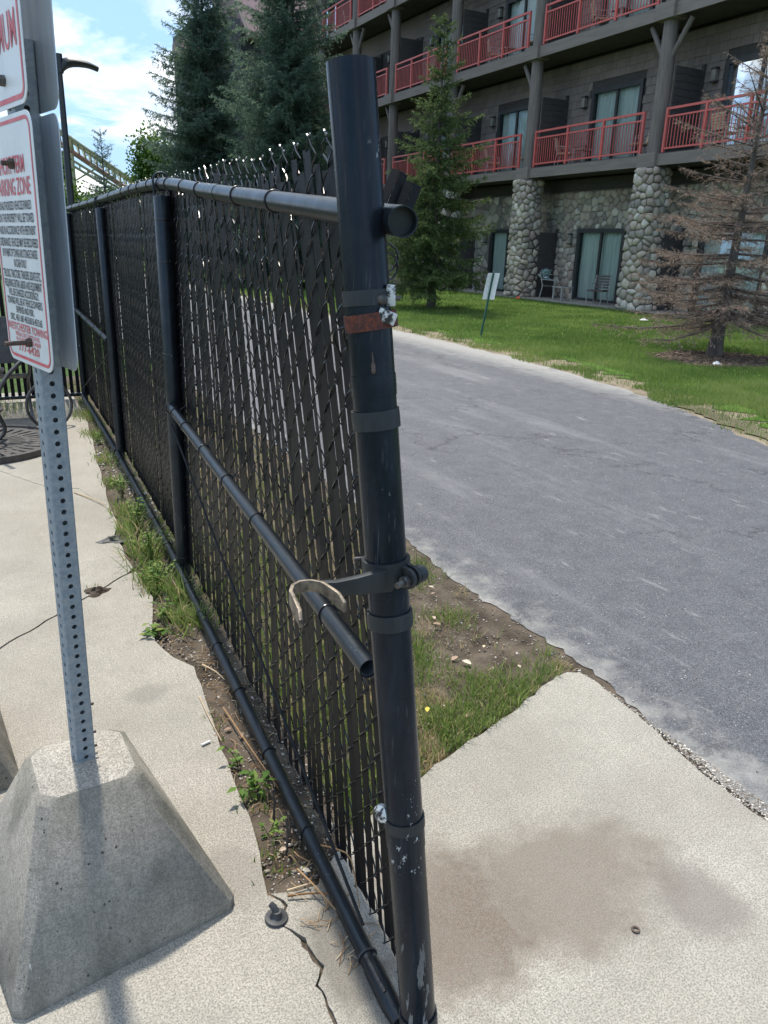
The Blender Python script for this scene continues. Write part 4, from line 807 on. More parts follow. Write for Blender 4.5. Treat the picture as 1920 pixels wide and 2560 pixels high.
def text_line(txt, f, u0, v0, width, height, mat, parent, d=0.0030, bold=0.012):
    cu = bpy.data.curves.new('lettering', 'FONT'); cu.body = txt; cu.size = 1.0; cu.align_x = 'LEFT'; cu.offset = bold; cu.resolution_u = 3
    ob = bpy.data.objects.new('lettering', cu); COL.objects.link(ob); bpy.context.view_layer.update()
    me = bpy.data.meshes.new_from_object(ob.evaluated_get(bpy.context.evaluated_depsgraph_get())); bpy.data.objects.remove(ob, do_unlink=True); bpy.data.curves.remove(cu)
    n_ = len(me.vertices); co = np.empty(n_ * 3, dtype=np.float32); me.vertices.foreach_get('co', co); co = co.reshape(-1, 3)
    x0, x1 = co[:, 0].min(), co[:, 0].max(); y1 = 0.70
    O_ = ORIG[parent.name]
    for i, v in enumerate(me.vertices):
        p = f(u0 - width / 2 + (co[i, 0] - x0) / (x1 - x0) * width, v0 + co[i, 1] / y1 * height, d); v.co = p - O_
    me.materials.clear(); me.name = 'lettering'; link('lettering', me, parent, mat)
sp1, f1 = sign_panel(1.598, 0.142, 0.231, 1, M['signwhite'])
frame_ring(f1, 0.134, 0.223, 0.024, 0.0062, M['signred'], sp1)
for txt, v, w, h, mt in [('SHORT TERM', 0.132, 0.165, 0.030, 'signred'), ('PARKING ZONE', 0.094, 0.215, 0.030, 'signred'), ('UNAUTHORIZED VEHICLES PARKED', 0.0680, 0.205, 0.0155, 'signink'), ('ON THIS PROPERTY WILL BE TOWED', 0.0455, 0.222, 0.0155, 'signink'),
                         ('AND IN ACCORDANCE WITH PERTINENT', 0.0230, 0.230, 0.0155, 'signink'), ('ORDINANCE. VEHICLES MAY BE RECOVERED', 0.0005, 0.242, 0.0155, 'signink'), ('BY PAYMENT OF TOWING AND STORAGE CHARGES', -0.0195, 0.222, 0.0150, 'signink'), ('IN CASH ONLY', -0.0385, 0.080, 0.0150, 'signink'),
                         ('TRUCKS, TRACTORS, TRAILERS, BOATS ETC.', -0.0600, 0.240, 0.0155, 'signink'), ('REQUIRING EXTRA LABOR AND EQUIPMENT', -0.0790, 0.238, 0.0150, 'signink'), ('WILL BE CHARGED ACCORDINGLY.', -0.0960, 0.195, 0.0140, 'signink'), ("TOWING WILL BE AT VEHICLE OWNER'S", -0.1130, 0.225, 0.0140, 'signink'),
                         ('EXPENSE AND RISK.', -0.1290, 0.115, 0.0130, 'signink'), ('ORC. 4511.681 4513.60 & 4513.65', -0.1460, 0.205, 0.0130, 'signink'), ('WESTCHESTER TOWING', -0.1660, 0.252, 0.0155, 'signred'), ('9902-B CINT-DAYTON RD.', -0.1775, 0.160, 0.0088, 'signred'),
                         ('W-CHESTER OHIO 45069', -0.1885, 0.160, 0.0088, 'signred'), ('777-6420', -0.2075, 0.135, 0.0160, 'signred')]:
    text_line(txt, f1, 0.0, v, w, h, M[mt], sp1, bold=0.020 if mt == 'signink' else 0.012)
sp2, f2 = sign_panel(2.070, 0.142, 0.231, 1, M['signwhite'], sh=-0.026)
frame_ring(f2, 0.134, 0.223, 0.024, 0.0085, M['signred'], sp2)
for txt, v, w, h in [('15 MIN.', -0.050, 0.205, 0.058), ('MAXIMUM', -0.140, 0.225, 0.058)]: text_line(txt, f2, 0.0, v, w, h, M['signred'], sp2, bold=0.004)
sign_panel(1.598, 0.142, 0.231, -1, M['signback'], bend=0.2)
sign_panel(2.066, 0.142, 0.231, -1, M['signback'])
for f_, v_, mt_, ln in ((f1, -0.183, 'boltrust', 0.040), (f1, 0.148, 'boltrust', 0.012), (f2, -0.185, 'bolt', 0.012)):
    mb = MB(); c = f_(0.02, v_, 0.002); mb.lathe(c, [(0.0, 0.010), (0.008, 0.010), (0.0095, 0.008), (0.0095, 0.0)], SN, 6); mb.tube([c + SN * 0.008, c + SN * (0.010 + ln)], 0.0046, 10); mb.build('sign_bolt', M[mt_], ps, smooth=True)

# second base at the frame's edge
b2 = thing('sign_base', 'second dark concrete pyramid base beyond the parking sign', 'concrete base', (-0.36, 2.52, 0))
pyramid((-0.355, 2.50), 0.268, 0.122, 0.40, R(6), R(6), b2, 2)
mb = MB(); mb.box((-0.355, 2.50, 1.15), (0.045, 0.045, 1.52)); mb.build('square_post', M['galv'], b2, bevel=0.004)

# ================================================================ OVERTURNED TABLE
tb = thing('patio_table', 'round dark metal patio table lying upside down on the pavement', 'table', (-0.12, 6.78, 0))
TC = Vector((-0.12, 6.78, 0.0)); TR = 0.60
mb = MB(); rg = random.Random(6)
# slotted top: annular sectors with radial slots
def sector(mb, r0, r1, a0, a1, z0=0.030, z1=0.034, n_=2):
    vs_ = []
    for i in range(n_ + 1):
        a = a0 + (a1 - a0) * i / n_
        for r_, z in ((r0, z0), (r1, z0), (r1, z1), (r0, z1)): vs_.append((TC.x + r_ * math.cos(a), TC.y + r_ * math.sin(a), z))
    fs = []
    for i in range(n_):
        b = 4 * i; fs += [(b + j, b + (j + 1) % 4, b + 4 + (j + 1) % 4, b + 4 + j) for j in range(4)]
    fs += [(0, 3, 2, 1), (4 * n_, 4 * n_ + 1, 4 * n_ + 2, 4 * n_ + 3)]; mb.add(vs_, fs)
nsl = 36
for k_, (r0, r1, slot) in enumerate([(0.05, 0.10, 0), (0.10, 0.19, 1), (0.19, 0.215, 0), (0.215, 0.335, 1), (0.335, 0.365, 0), (0.365, 0.50, 1), (0.50, 0.585, 0)]):
    for i in range(nsl):
        a0 = 2 * math.pi * (i + 0.5 * (k_ % 4 // 2)) / nsl; a1 = a0 + 2 * math.pi / nsl
        sector(mb, r0, r1, a0, a1 - (0.35 * (a1 - a0) if slot else 0), n_=2)
mb.build('slotted_top', M['table'], tb)
mb = MB(); mb.band(TC + Vector((0, 0, 0.026)), (0, 0, 1), TR - 0.022, TR, 0.05, 56); mb.build('rim', M['table'], tb, smooth=True)
for k_ in range(4):
    a = R(28 + 90 * k_); d = Vector((math.cos(a), math.sin(a), 0)); pts = catmull([TC + d * 0.16 + Vector((0, 0, 0.035)), TC + d * 0.22 + Vector((0, 0, 0.12)), TC + d * 0.17 + Vector((0, 0, 0.32)), TC + d * 0.28 + Vector((0, 0, 0.52)), TC + d * 0.48 + Vector((0, 0, 0.68))], 5)
    mb = MB(); mb.tube(pts, 0.017, 10); mb.build('leg', M['table'], tb, smooth=True)
mb = MB(); mb.ring(TC + Vector((0, 0, 0.30)), (0, 0, 1), 0.19, 0.012, 32, 8); mb.build('brace_ring', M['table'], tb, smooth=True)
ch = thing('patio_chair', 'dark metal chair frame with looped legs beside the overturned table', 'chair', (0.05, 7.75, 0))
for s in (-1, 1):
    mb = MB(); pts = [Vector((0.10 + 0.25 * s, 7.45, 0.02)), Vector((0.10 + 0.24 * s, 7.75, 0.02)), Vector((0.10 + 0.24 * s, 8.05, 0.02)), Vector((0.10 + 0.24 * s, 8.16, 0.12)), Vector((0.10 + 0.24 * s, 8.05, 0.30)), Vector((0.10 + 0.24 * s, 7.7, 0.42)), Vector((0.10 + 0.24 * s, 7.45, 0.55)), Vector((0.10 + 0.24 * s, 7.5, 0.66)), Vector((0.10 + 0.24 * s, 7.9, 0.68))]
    mb.tube(catmull(pts, 5), 0.014, 9); mb.build('side_loop', M['table'], ch, smooth=True)
mb = MB(); mb.ring(Vector((0.46, 7.35, 0.20)), (0.35, -1, 0.1), 0.20, 0.014, 32, 8); mb.build('arm_hoop', M['table'], ch, smooth=True)
mb = MB(); mb.box((0.10, 7.78, 0.40), (0.46, 0.44, 0.02), M=Matrix.Rotation(R(-12), 3, 'X')); mb.build('seat', M['table'], ch, bevel=0.006)
mb = MB(); mb.box((0.10, 8.0, 0.70), (0.46, 0.02, 0.42), M=Matrix.Rotation(R(-8), 3, 'X')); mb.build('backrest', M['table'], ch, bevel=0.006)

# ================================================================ TREES
def needles(S, D, L, dens, tl, tw, rng, fwd=0.55, bias=0.0, droop=0.12, hang=0.0):
    cnt = np.maximum(1, np.round(L * dens + rng.random(len(L)))).astype(int); ii = np.repeat(np.arange(len(L)), cnt); u = rng.random(len(ii))
    P = S[ii] + D[ii] * (L[ii] * u)[:, None]; P[:, 2] -= droop * L[ii] * u * u
    rv = rng.normal(size=(len(ii), 3)); rv /= np.linalg.norm(rv, axis=1)[:, None]; d = D[ii] * fwd + rv * 0.8; d[:, 2] -= hang; d /= np.linalg.norm(d, axis=1)[:, None]
    w = np.cross(d, rng.normal(size=(len(ii), 3))); w /= np.linalg.norm(w, axis=1)[:, None] + 1e-9
    l = tl * rng.uniform(0.6, 1.3, len(ii)); V = np.stack([P - w * (tw / 2), P + w * (tw / 2), P + d * l[:, None]], 1)
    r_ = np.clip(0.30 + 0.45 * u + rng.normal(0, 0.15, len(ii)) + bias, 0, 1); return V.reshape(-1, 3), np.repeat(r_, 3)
def conifer(name, label, x, y, h, Rr, z0, seed, dz=0.2, nb=6, dens=55, tl=0.07, tw=0.016, leaf='spruce', lean=(0, 0), shape=0.8, droop=0.28, side=0.42, maxtw=0.6, tr=0.09, group=None, skirt=1.0, gaps=0.1, dead=False):
    rng = np.random.default_rng(seed); t_ = thing(name, label, 'tree', (x, y, 0), group); T = MB(); O_ = np.array([x, y, 0.0])
    axis = lambda z: np.array([x + lean[0] * z / h, y + lean[1] * z / h, z])
    T.tube([axis(z) for z in np.linspace(-0.05, h - 0.05, 9)], [max(tr * (1 - q / 8) ** 0.9 + (0.03 * tr / 0.09 if q == 0 else 0), 0.008) for q in range(9)], 10)
    S, D, L = [], [], []; z = z0
    while z < h - 0.06:
        f = 1 - (z - z0) / (h - z0); L0 = Rr * f ** shape + 0.10
        n_ = max(3, int(nb * (0.55 + 0.45 * f) + rng.random())); a0 = rng.random() * 6.28
        for b in range(n_):
            if rng.random() < gaps: continue
            az = a0 + 6.283 * b / n_ + rng.normal(0, 0.22); l = L0 * rng.uniform(0.62, 1.18); zb = z + rng.uniform(-dz, dz) * 0.5
            rad = np.array([math.cos(az), math.sin(az), 0]); tan = np.array([-math.sin(az), math.cos(az), 0]); m = max(4, int(l / 0.11)); ts = np.linspace(0, 1, m + 1)
            up0 = 0.75 * (1 - f) ** 1.5; dr = droop * f * rng.uniform(0.7, 1.3)
            pts = axis(zb)[None] + rad[None] * (l * ts)[:, None]; pts[:, 2] += l * (up0 * ts - dr * 1.5 * ts + (dr * 0.95) * ts ** 2.6)
            T.tube([pts[0], pts[m // 3], pts[2 * m // 3], pts[m]], [0.006 + 0.011 * l, 0.005 + 0.007 * l, 0.004 + 0.003 * l, 0.003], 4 if dead else 3, caps=False)
            for q in range(1, m + 1):
                seg = pts[q] - pts[q - 1]; ln = np.linalg.norm(seg); S.append(pts[q - 1]); D.append(seg / ln); L.append(ln * (1.0 if q < m else 1.4))
                for sd in (-1, 1):
                    lt = min(maxtw, (side * l * (1 - ts[q] * 0.85) + 0.06) * rng.uniform(0.6, 1.25)) * skirt
                    d = rad * rng.uniform(0.5, 0.95) + tan * sd * rng.uniform(0.6, 1.0) + np.array([0, 0, rng.uniform(-0.45, 0.05) + up0 * 0.4]); d /= np.linalg.norm(d); p0 = pts[q] - seg * rng.random(); S.append(p0); D.append(d); L.append(lt)
                    if lt > 0.28 and not dead:
                        p1 = p0 + d * lt * rng.uniform(0.4, 0.7); d2 = d * 0.5 + np.array([0, 0, -0.8]) + rng.normal(0, 0.2, 3); d2 /= np.linalg.norm(d2); S.append(p1); D.append(d2); L.append(lt * 0.55)
                    if dead:
                        for _ in range(3):
                            p1 = p0 + d * lt * rng.uniform(0.1, 0.95); d2 = d * 0.7 + rng.normal(0, 0.55, 3); d2 /= np.linalg.norm(d2); S.append(p1); D.append(d2); L.append(lt * rng.uniform(0.25, 0.55))
        z += dz * rng.uniform(0.75, 1.25)
    S, D, L = np.array(S), np.array(D), np.array(L)
    top = axis(h); S = np.vstack([S, axis(h - 0.45)[None]]); D = np.vstack([D, [[0, 0, 1.0]]]); L = np.append(L, 0.5)
    T.build('trunk', M['bark'], t_, smooth=True, auto=R(60))
    if dead:
        # bare twigs as slivers along their own axis, plus a haze of short spurs
        w = np.cross(D, rng.normal(size=D.shape)); w /= np.linalg.norm(w, axis=1)[:, None] + 1e-9; E_ = S + D * L[:, None]; tw2 = 0.0045
        V1 = np.stack([S - w * tw2, S + w * tw2, E_], 1).reshape(-1, 3); r1 = np.repeat(np.clip(rng.normal(0.35, 0.2, len(S)), 0, 1), 3); w2 = np.cross(D, w)
        V1b = np.stack([S - w2 * tw2, S + w2 * tw2, E_], 1).reshape(-1, 3)
        V2, r2 = needles(S, D, L, dens, tl, tw, rng, 0.9, 0.1, 0.0); V = np.concatenate([V1, V1b, V2]); r_ = np.concatenate([r1, r1, r2])
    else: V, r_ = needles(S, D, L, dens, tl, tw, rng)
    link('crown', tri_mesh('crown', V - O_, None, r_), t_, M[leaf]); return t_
conifer('spruce_tree', 'young green spruce standing on the lawn before the lodge', 11.50, 19.5, 7.25, 1.8, 0.9, 101, dz=0.20, nb=6, dens=60, tl=0.095, tw=0.024, shape=0.85, gaps=0.20, droop=0.34, tr=0.11)
conifer('spruce_tree', 'broad dense dark spruce between the gabled wing and the balconies', 11.1, 30.0, 13.8, 3.0, 1.0, 102, dz=0.24, nb=8, dens=30, tl=0.13, tw=0.03, leaf='sprucefar', shape=0.62, gaps=0.05, tr=0.17, droop=0.30, maxtw=0.8)
conifer('spruce_tree', 'tall bluish spruce overlapping the gabled wing', 9.55, 35.5, 14.6, 2.9, 1.0, 103, dz=0.26, nb=8, dens=28, tl=0.14, tw=0.033, leaf='sprucefar', shape=0.72, gaps=0.06, tr=0.17, droop=0.28, maxtw=0.8)
conifer('spruce_tree', 'dark spruce filling the gap beside the broad dense one', 13.2, 33.0, 9.6, 2.2, 0.8, 104, dz=0.26, nb=7, dens=28, tl=0.13, tw=0.032, leaf='sprucefar', shape=0.75, gaps=0.06, tr=0.13)
conifer('spruce_tree', 'small spiky spruce before the coaster track', 5.0, 34.0, 5.55, 1.25, 0.5, 105, dz=0.2, nb=6, dens=36, tl=0.10, tw=0.022, leaf='sprucefar', shape=0.8, gaps=0.2, droop=0.12, tr=0.08)
conifer('dead_conifer', 'bare brown dead conifer in a mulch ring', 11.25, 9.38, 4.9, 1.9, 0.6, 106, dz=0.17, nb=6, dens=38, tl=0.06, tw=0.006, leaf='deadtwig', shape=0.62, gaps=0.12, droop=0.16, side=0.30, maxtw=0.5, tr=0.105, lean=(0.35, 0.1), dead=True)

def broad_tree(name, label, x, y, h, rx, seed, n=9000, leaf=0.16, group=None, zb=0.25):
    rng = np.random.default_rng(seed); t_ = thing(name, label, 'tree', (x, y, 0), group); T = MB(); T.tube([(x, y, -0.1), (x + 0.1, y, h * 0.4), (x, y, h * 0.8)], [0.16, 0.11, 0.03], 8)
    nc = 26; cs = []
    for i in range(nc):
        a = rng.random() * 6.28; z = rng.uniform(zb, 0.95) * h; rr_ = rx * math.sqrt(max(0.05, 1 - ((z / h - 0.55) / 0.5) ** 2)) * rng.uniform(0.3, 0.95); c = np.array([x + rr_ * math.cos(a), y + rr_ * math.sin(a), z]); cs.append(c)
        T.tube([(x, y, z * 0.55), tuple((np.array([x, y, z * 0.7]) + c) / 2), tuple(c)], [0.05, 0.03, 0.012], 4, caps=False)
    T.build('trunk', M['bark'], t_, smooth=True); cs = np.array(cs); ii = rng.integers(0, nc, n); P = cs[ii] + rng.normal(0, 1, (n, 3)) * np.array([rx * 0.24, rx * 0.24, h * 0.075])
    d = rng.normal(size=(n, 3)); d /= np.linalg.norm(d, axis=1)[:, None]; w = np.cross(d, rng.normal(size=(n, 3))); w /= np.linalg.norm(w, axis=1)[:, None]; l = leaf * rng.uniform(0.6, 1.3, n)
    V = np.stack([P, P + d * (l * 0.5)[:, None] + w * (l * 0.4)[:, None], P + d * l[:, None], P + d * (l * 0.5)[:, None] - w * (l * 0.4)[:, None]], 1).reshape(-1, 3) - np.array([x, y, 0])
    F = np.arange(n * 4).reshape(-1, 4); link('crown', tri_mesh('crown', V, F, np.repeat(np.clip(rng.normal(0.5, 0.22, n) + 0.15 * np.sin(ii), 0, 1), 4)), t_, M['broad'])
for i, (lb, x, y, h, rx) in enumerate([('pale green leafy tree beside the tall bluish spruce', 9.1, 44.0, 6.4, 1.15), ('leafy tree under the coaster support column', 4.0, 42.0, 5.2, 0.95), ('low leafy tree behind the street lamp pole', 3.0, 38.0, 3.6, 1.6),
                                       ('low yellowish leafy bush tree behind the small spiky spruce', 6.3, 46.0, 3.6, 1.6), ('leafy tree between the small spruce and the coaster end', 8.6, 52.0, 4.1, 1.8), ('leafy tree far behind the back fence', -1.0, 40.0, 6.0, 3.0), ('leafy tree behind the parking sign', 0.9, 47, 5.6, 2.6)]):
    broad_tree('leafy_tree', lb, x, y, h, rx, 200 + i)

# ================================================================ LODGE
LX, WX = 17.55, 19.0      # deck front, wall plane
lo_ = thing('lodge', 'brown balconied lodge with red railings and river stone ground floor', 'building', (WX, 26, 0))
FL = [(4.0, 4.33), (7.67, 8.03), (11.35, 11.72), (15.0, 15.35)]
POSTS = [8.0, 13.05, 18.0, 23.85, 29.2, 34.3, 38.3, 42.6, 47.3]; Y0, Y1 = 6.0, 48.0
floors = [0.03, 4.33, 8.03, 11.72]
doors = []      # (floor, y0, y1)
for fi in range(4):
    for a, b in zip(POSTS[:-1], POSTS[1:]): doors.append((fi, b - 3.75 if b != 18.0 else b - 3.3, b - 1.55 if b != 18.0 else b - 1.05))
def wall_with_holes(mb, z0, z1, holes, x0, x1):
    ys_ = sorted(set([Y0, Y1] + [h[0] for h in holes] + [h[1] for h in holes])); 
    for a, b in zip(ys_[:-1], ys_[1:]):
        hs = [h for h in holes if h[0] <= (a + b) / 2 <= h[1]]
        if not hs: mb.aabb((x0, a, z0), (x1, b, z1))
        else: mb.aabb((x0, a, hs[0][2]), (x1, b, z1))
mb = MB(); hol = [(d[1], d[2], 2.33) for d in doors if d[0] == 0]; wall_with_holes(mb, 0.0, 3.62, hol, WX, WX + 0.25); stone_wall = mb.build('stone_wall', M['mortar'], lo_)
sid = MB()
for fi in (1, 2, 3):
    hol = [(d[1], d[2], floors[fi] + 2.34) for d in doors if d[0] == fi]; wall_with_holes(sid, floors[fi] - 0.1, FL[fi][0] - 0.001 if fi < 4 else 15.0, hol, WX + 0.02, WX + 0.25)
siding = sid.build('siding_wall', M['dark'], lo_)
mb = MB(); mb.aabb((WX - 0.04, Y0, 3.62), (WX + 0.2, Y1, 4.0)); mb.build('beam_board', M['dark'], lo_)
mb = MB(); mb.aabb((WX + 0.26, Y0, 0), (WX + 12, Y0 + 0.2, 15.0)); mb.aabb((WX + 0.26, Y1 - 0.2, 0), (WX + 12, Y1, 15.0)); mb.aabb((WX + 11.8, Y0 + 0.21, 0), (WX + 12, Y1 - 0.21, 15)); mb.build('side_walls', M['dark'], lo_)
for i, d in enumerate((4.0, 7.67, 11.35)): mb = MB(); mb.aabb((WX + 0.27, Y0 + 0.22, d), (WX + 11.7, Y1 - 0.22, d + 0.3)); mb.build('floor_slab', M['dark'], lo_)
mb = MB(); mb.add([(17.0, Y0 - .5, 15.2), (17.0, Y1 + .5, 15.2), (25, Y1 + .5, 20.2), (25, Y0 - .5, 20.2), (33, Y1 + .5, 15.2), (33, Y0 - .5, 15.2)], [(0, 3, 2, 1), (3, 5, 4, 2), (0, 1, 4, 5)]); mb.build('roof', M['roof'], lo_)
for fi, (za, zb) in enumerate(FL[:3]):
    mb = MB(); mb.aabb((LX + 0.06, Y0, za + 0.06), (WX - 0.001, Y1, zb)); dk = mb.build('deck', M['dark'], lo_)
    for (a, b) in zip([Y0] + POSTS, POSTS + [Y1]):
        mb = MB(); mb.aabb((LX, a + 0.25, za), (LX + 0.055, b - 0.25, zb - 0.03)); mb.build('fascia_board', M['trim'], dk)
    for py in POSTS:
        mb = MB(); mb.aabb((LX - 0.10, py - 0.34, za - 0.03), (LX + 0.42, py + 0.34, zb + 0.01)); mb.build('post_plinth', M['trim'], dk, bevel=0.02)
# log posts with braces
PXC = LX + 0.22
for fi in range(3):
    za, zb = FL[fi][1], (FL[fi + 1][0])
    for k_, py in enumerate(POSTS):
        mb = MB(); mb.tube([(PXC, py, za + 0.012), (PXC + 0.01, py, (za + zb) / 2), (PXC, py, zb - 0.032)], [0.225, 0.215, 0.20], 18); lp = mb.build('log_post', M['log'], lo_, smooth=True, auto=R(50))
        sides = (-1, 1) if k_ % 2 == 0 else (1,)
        for s in sides:
            mb = MB(); mb.tube([(PXC + 0.02, py + s * 0.12, zb - 0.95), (PXC + 0.02, py + s * 0.72, zb - 0.06)], 0.075, 10); mb.build('brace', M['log'], lp, smooth=True)
# railings
def railing(fl, y0, y1):
    z = fl; mb = MB(); X_ = LX + 0.06
    for zt_, s in ((1.10, 0.06), (0.90, 0.045), (0.10, 0.045)): mb.aabb((X_ - s / 2, y0, z + zt_ - s / 2), (X_ + s / 2, y1, z + zt_ + s / 2))
    r_ = mb.build('railing', M['redrail'], lo_); n_ = max(1, round((y1 - y0) / 1.6)); pm = MB()
    for i in range(n_ + 1):
        y = y0 + (y1 - y0) * i / n_; p = MB(); p.aabb((X_ - 0.034, y - 0.034, z + 0.002), (X_ + 0.034, y + 0.034, z + 1.133)); p.build('rail_post', M['redrail'], r_)
    nb = int((y1 - y0) / 0.115); bm_ = MB()
    for i in range(1, nb): y = y0 + (y1 - y0) * i / nb; bm_.aabb((X_ - 0.009, y - 0.009, z + 0.122), (X_ + 0.009, y + 0.009, z + 0.878))
    b = bm_.build('balusters', M['redrail'], r_); b['kind'] = 'stuff'
for fi in (1, 2, 3):
    for a, b in zip(POSTS[:-1], POSTS[1:]): railing(floors[fi], a + 0.42, b - 0.46)
# privacy panels of planks
pm = MB(); pm.aabb((-0.50, -0.026, -0.086), (0.50, 0.026, 0.086)); plank = pm.mesh('plank'); plank.materials.append(M['dark'])
for fi in range(4):
    for k_, py in enumerate(POSTS[1:]):
        if fi == 3 and py > 40: continue
        y = py - (0.40 if fi == 0 else 0.25); x0 = LX + (0.30 if fi == 0 else 0.36); mb = MB(); mb.aabb((WX - 0.09, y - 0.045, floors[fi]), (WX - 0.005, y + 0.045, floors[fi] + 2.36)); mb.aabb((x0, y - 0.012, floors[fi] + 0.01), (WX - 0.095, y + 0.012, floors[fi] + 2.22)); pp = mb.build('privacy_panel', M['dark'], lo_)
        for i in range(12): link('plank', plank, pp, None, ((x0 + WX - 0.095) / 2, y, floors[fi] + 0.10 + i * 0.184))
# sliding doors
def sliding_door(fi, y0, y1):
    z0 = floors[fi]; z1 = z0 + 2.31; X_ = WX + 0.05; mb = MB(); fw = 0.075
    mb.aabb((X_ - 0.10, y0 - 0.06, z0), (X_ + 0.03, y0 + fw, z1 + 0.06)); mb.aabb((X_ - 0.10, y1 - fw, z0), (X_ + 0.03, y1 + 0.06, z1 + 0.06)); mb.aabb((X_ - 0.10, y0 + fw, z1 - fw), (X_ + 0.03, y1 - fw, z1 + 0.06)); mb.aabb((X_ - 0.06, y0 + fw, z0), (X_ + 0.03, y1 - fw, z0 + 0.08))
    d = mb.build('sliding_door', M['frame'], lo_); ym = (y0 + y1) / 2; mb = MB(); mb.aabb((X_ - 0.055, ym - 0.045, z0 + 0.08), (X_ + 0.02, ym + 0.045, z1 - fw)); mb.build('door_stile', M['frame'], d)
    for a, b in ((y0 + fw, ym - 0.045), (ym + 0.045, y1 - fw)): mb = MB(); mb.add([(X_ - 0.02, a, z0 + 0.08), (X_ - 0.02, b, z0 + 0.08), (X_ - 0.02, b, z1 - fw), (X_ - 0.02, a, z1 - fw)], [(0, 1, 2, 3)]); mb.build('pane', M['glass'], d)
    mb = MB(); n_ = 60; vs_ = []
    for i in range(n_ + 1):
        y = y0 + 0.02 + (y1 - y0 - 0.04) * i / n_; x = X_ + 0.11 + 0.035 * math.sin(i * 1.25) + 0.012 * math.sin(i * 0.53 + fi); vs_ += [(x, y, z0 + 0.02), (x, y, z1 - 0.02)]
    mb.add(vs_, [(2 * i, 2 * i + 2, 2 * i + 3, 2 * i + 1) for i in range(n_)]); mb.build('curtain', M['curtain'], d, smooth=True, auto=R(80))
    mb = MB(); mb.aabb((X_ + 0.30, y0 - 0.3, z0), (X_ + 0.33, y1 + 0.3, z1 + 0.3)); mb.build('room_back', M['dark'], d)
    lz = z0 + 2.18; ly_ = y1 + 0.34; mb = MB(); mb.aabb((WX - 0.15, ly_ - 0.07, lz - 0.30), (WX - 0.04, ly_ + 0.07, lz - 0.02)); wl = mb.build('wall_lantern', M['lampglass'], lo_)
    mb = MB(); mb.aabb((WX - 0.17, ly_ - 0.09, lz - 0.02), (WX - 0.02, ly_ + 0.09, lz + 0.03)); mb.aabb((WX - 0.17, ly_ - 0.09, lz - 0.34), (WX - 0.02, ly_ + 0.09, lz - 0.30)); mb.aabb((WX - 0.04, ly_ - 0.05, lz - 0.28), (WX - 0.005, ly_ + 0.05, lz + 0.06)); mb.build('lantern_cap', M['frame'], wl)
for d in doors: sliding_door(*d)

# --- stones
CAMP = Vector((0, 0, HCAM))
def clip(poly, nx, ny, c):
    o_ = []
    for i in range(len(poly)):
        a, b = poly[i], poly[(i + 1) % len(poly)]; da = a[0] * nx + a[1] * ny - c; db = b[0] * nx + b[1] * ny - c
        if da <= 0: o_.append(a)
        if da * db < 0: t_ = da / (da - db); o_.append((a[0] + (b[0] - a[0]) * t_, a[1] + (b[1] - a[1]) * t_))
    return o_
def cells(w, h, sz, rgn, wrap=False):
    nx, ny = max(1, int(w / sz)), max(1, int(h / (sz * 0.85))); pts = {}
    for j in range(-1, ny + 1):
        for i in range(-1, nx + 1):
            u = (i + 0.5 + 0.5 * (j % 2) + rgn.uniform(-0.46, 0.46)) * w / nx; v = (j + 0.5 + rgn.uniform(-0.46, 0.46)) * h / ny; pts[(i, j)] = (u, v)
    if wrap:
        for j in range(-1, ny + 1): pts[(-1, j)] = (pts[(nx - 1, j)][0] - w, pts[(nx - 1, j)][1]); pts[(nx, j)] = (pts[(0, j)][0] + w, pts[(0, j)][1])
    res = []
    for j in range(ny):
        for i in range(nx):
            p = pts[(i, j)]; poly = [(p[0] - sz * 1.1, p[1] - sz * 1.1), (p[0] + sz * 1.1, p[1] - sz * 1.1), (p[0] + sz * 1.1, p[1] + sz * 1.1), (p[0] - sz * 1.1, p[1] + sz * 1.1)]
            for dj in (-2, -1, 0, 1, 2):
                for di in (-2, -1, 0, 1, 2):
                    q = pts.get((i + di, j + dj))
                    if q is None or (di == 0 and dj == 0): continue
                    nx2, ny2 = q[0] - p[0], q[1] - p[1]; c = (q[0] ** 2 + q[1] ** 2 - p[0] ** 2 - p[1] ** 2) / 2; poly = clip(poly, nx2, ny2, c)
                    if len(poly) < 3: break
            poly = clip(poly, 0, -1, 0.0); poly = clip(poly, 0, 1, h)
            if not wrap: poly = clip(poly, -1, 0, 0.0); poly = clip(poly, 1, 0, w)
            if len(poly) >= 3: res.append(poly)
    return res
def stone_geo(poly, fmap, depth):
    # merge tiny edges
    pl = [p for i, p in enumerate(poly) if math.dist(p, poly[i - 1]) > 0.025]
    if len(pl) < 3: return None
    cx_ = sum(p[0] for p in pl) / len(pl); cy_ = sum(p[1] for p in pl) / len(pl); n_ = len(pl)
    if n_ <= 5: pl = [q for i in range(n_) for q in (pl[i], ((pl[i][0] + pl[(i + 1) % n_][0]) / 2, (pl[i][1] + pl[(i + 1) % n_][1]) / 2))]; n_ = len(pl); pl = [(cx_ + (p[0] - cx_) * (0.90 if i % 2 == 0 else 1.0), cy_ + (p[1] - cy_) * (0.90 if i % 2 == 0 else 1.0)) for i, p in enumerate(pl)]
    vs_ = []
    for sc, dp in ((0.96, 0.0), (0.90, 0.55), (0.62, 0.93)):
        for p in pl: vs_.append(fmap(cx_ + (p[0] - cx_) * sc, cy_ + (p[1] - cy_) * sc, dp * depth))
    vs_.append(fmap(cx_, cy_, depth)); fs = []
    for l in range(2):
        for i in range(n_): fs.append((l * n_ + i, l * n_ + (i + 1) % n_, (l + 1) * n_ + (i + 1) % n_, (l + 1) * n_ + i))
    for i in range(n_): fs.append((2 * n_ + i, 2 * n_ + (i + 1) % n_, 3 * n_))
    return vs_, fs
rg = random.Random(55); allst = []   # (score, owner, vs, fs, rnd)
ZC = 3.98
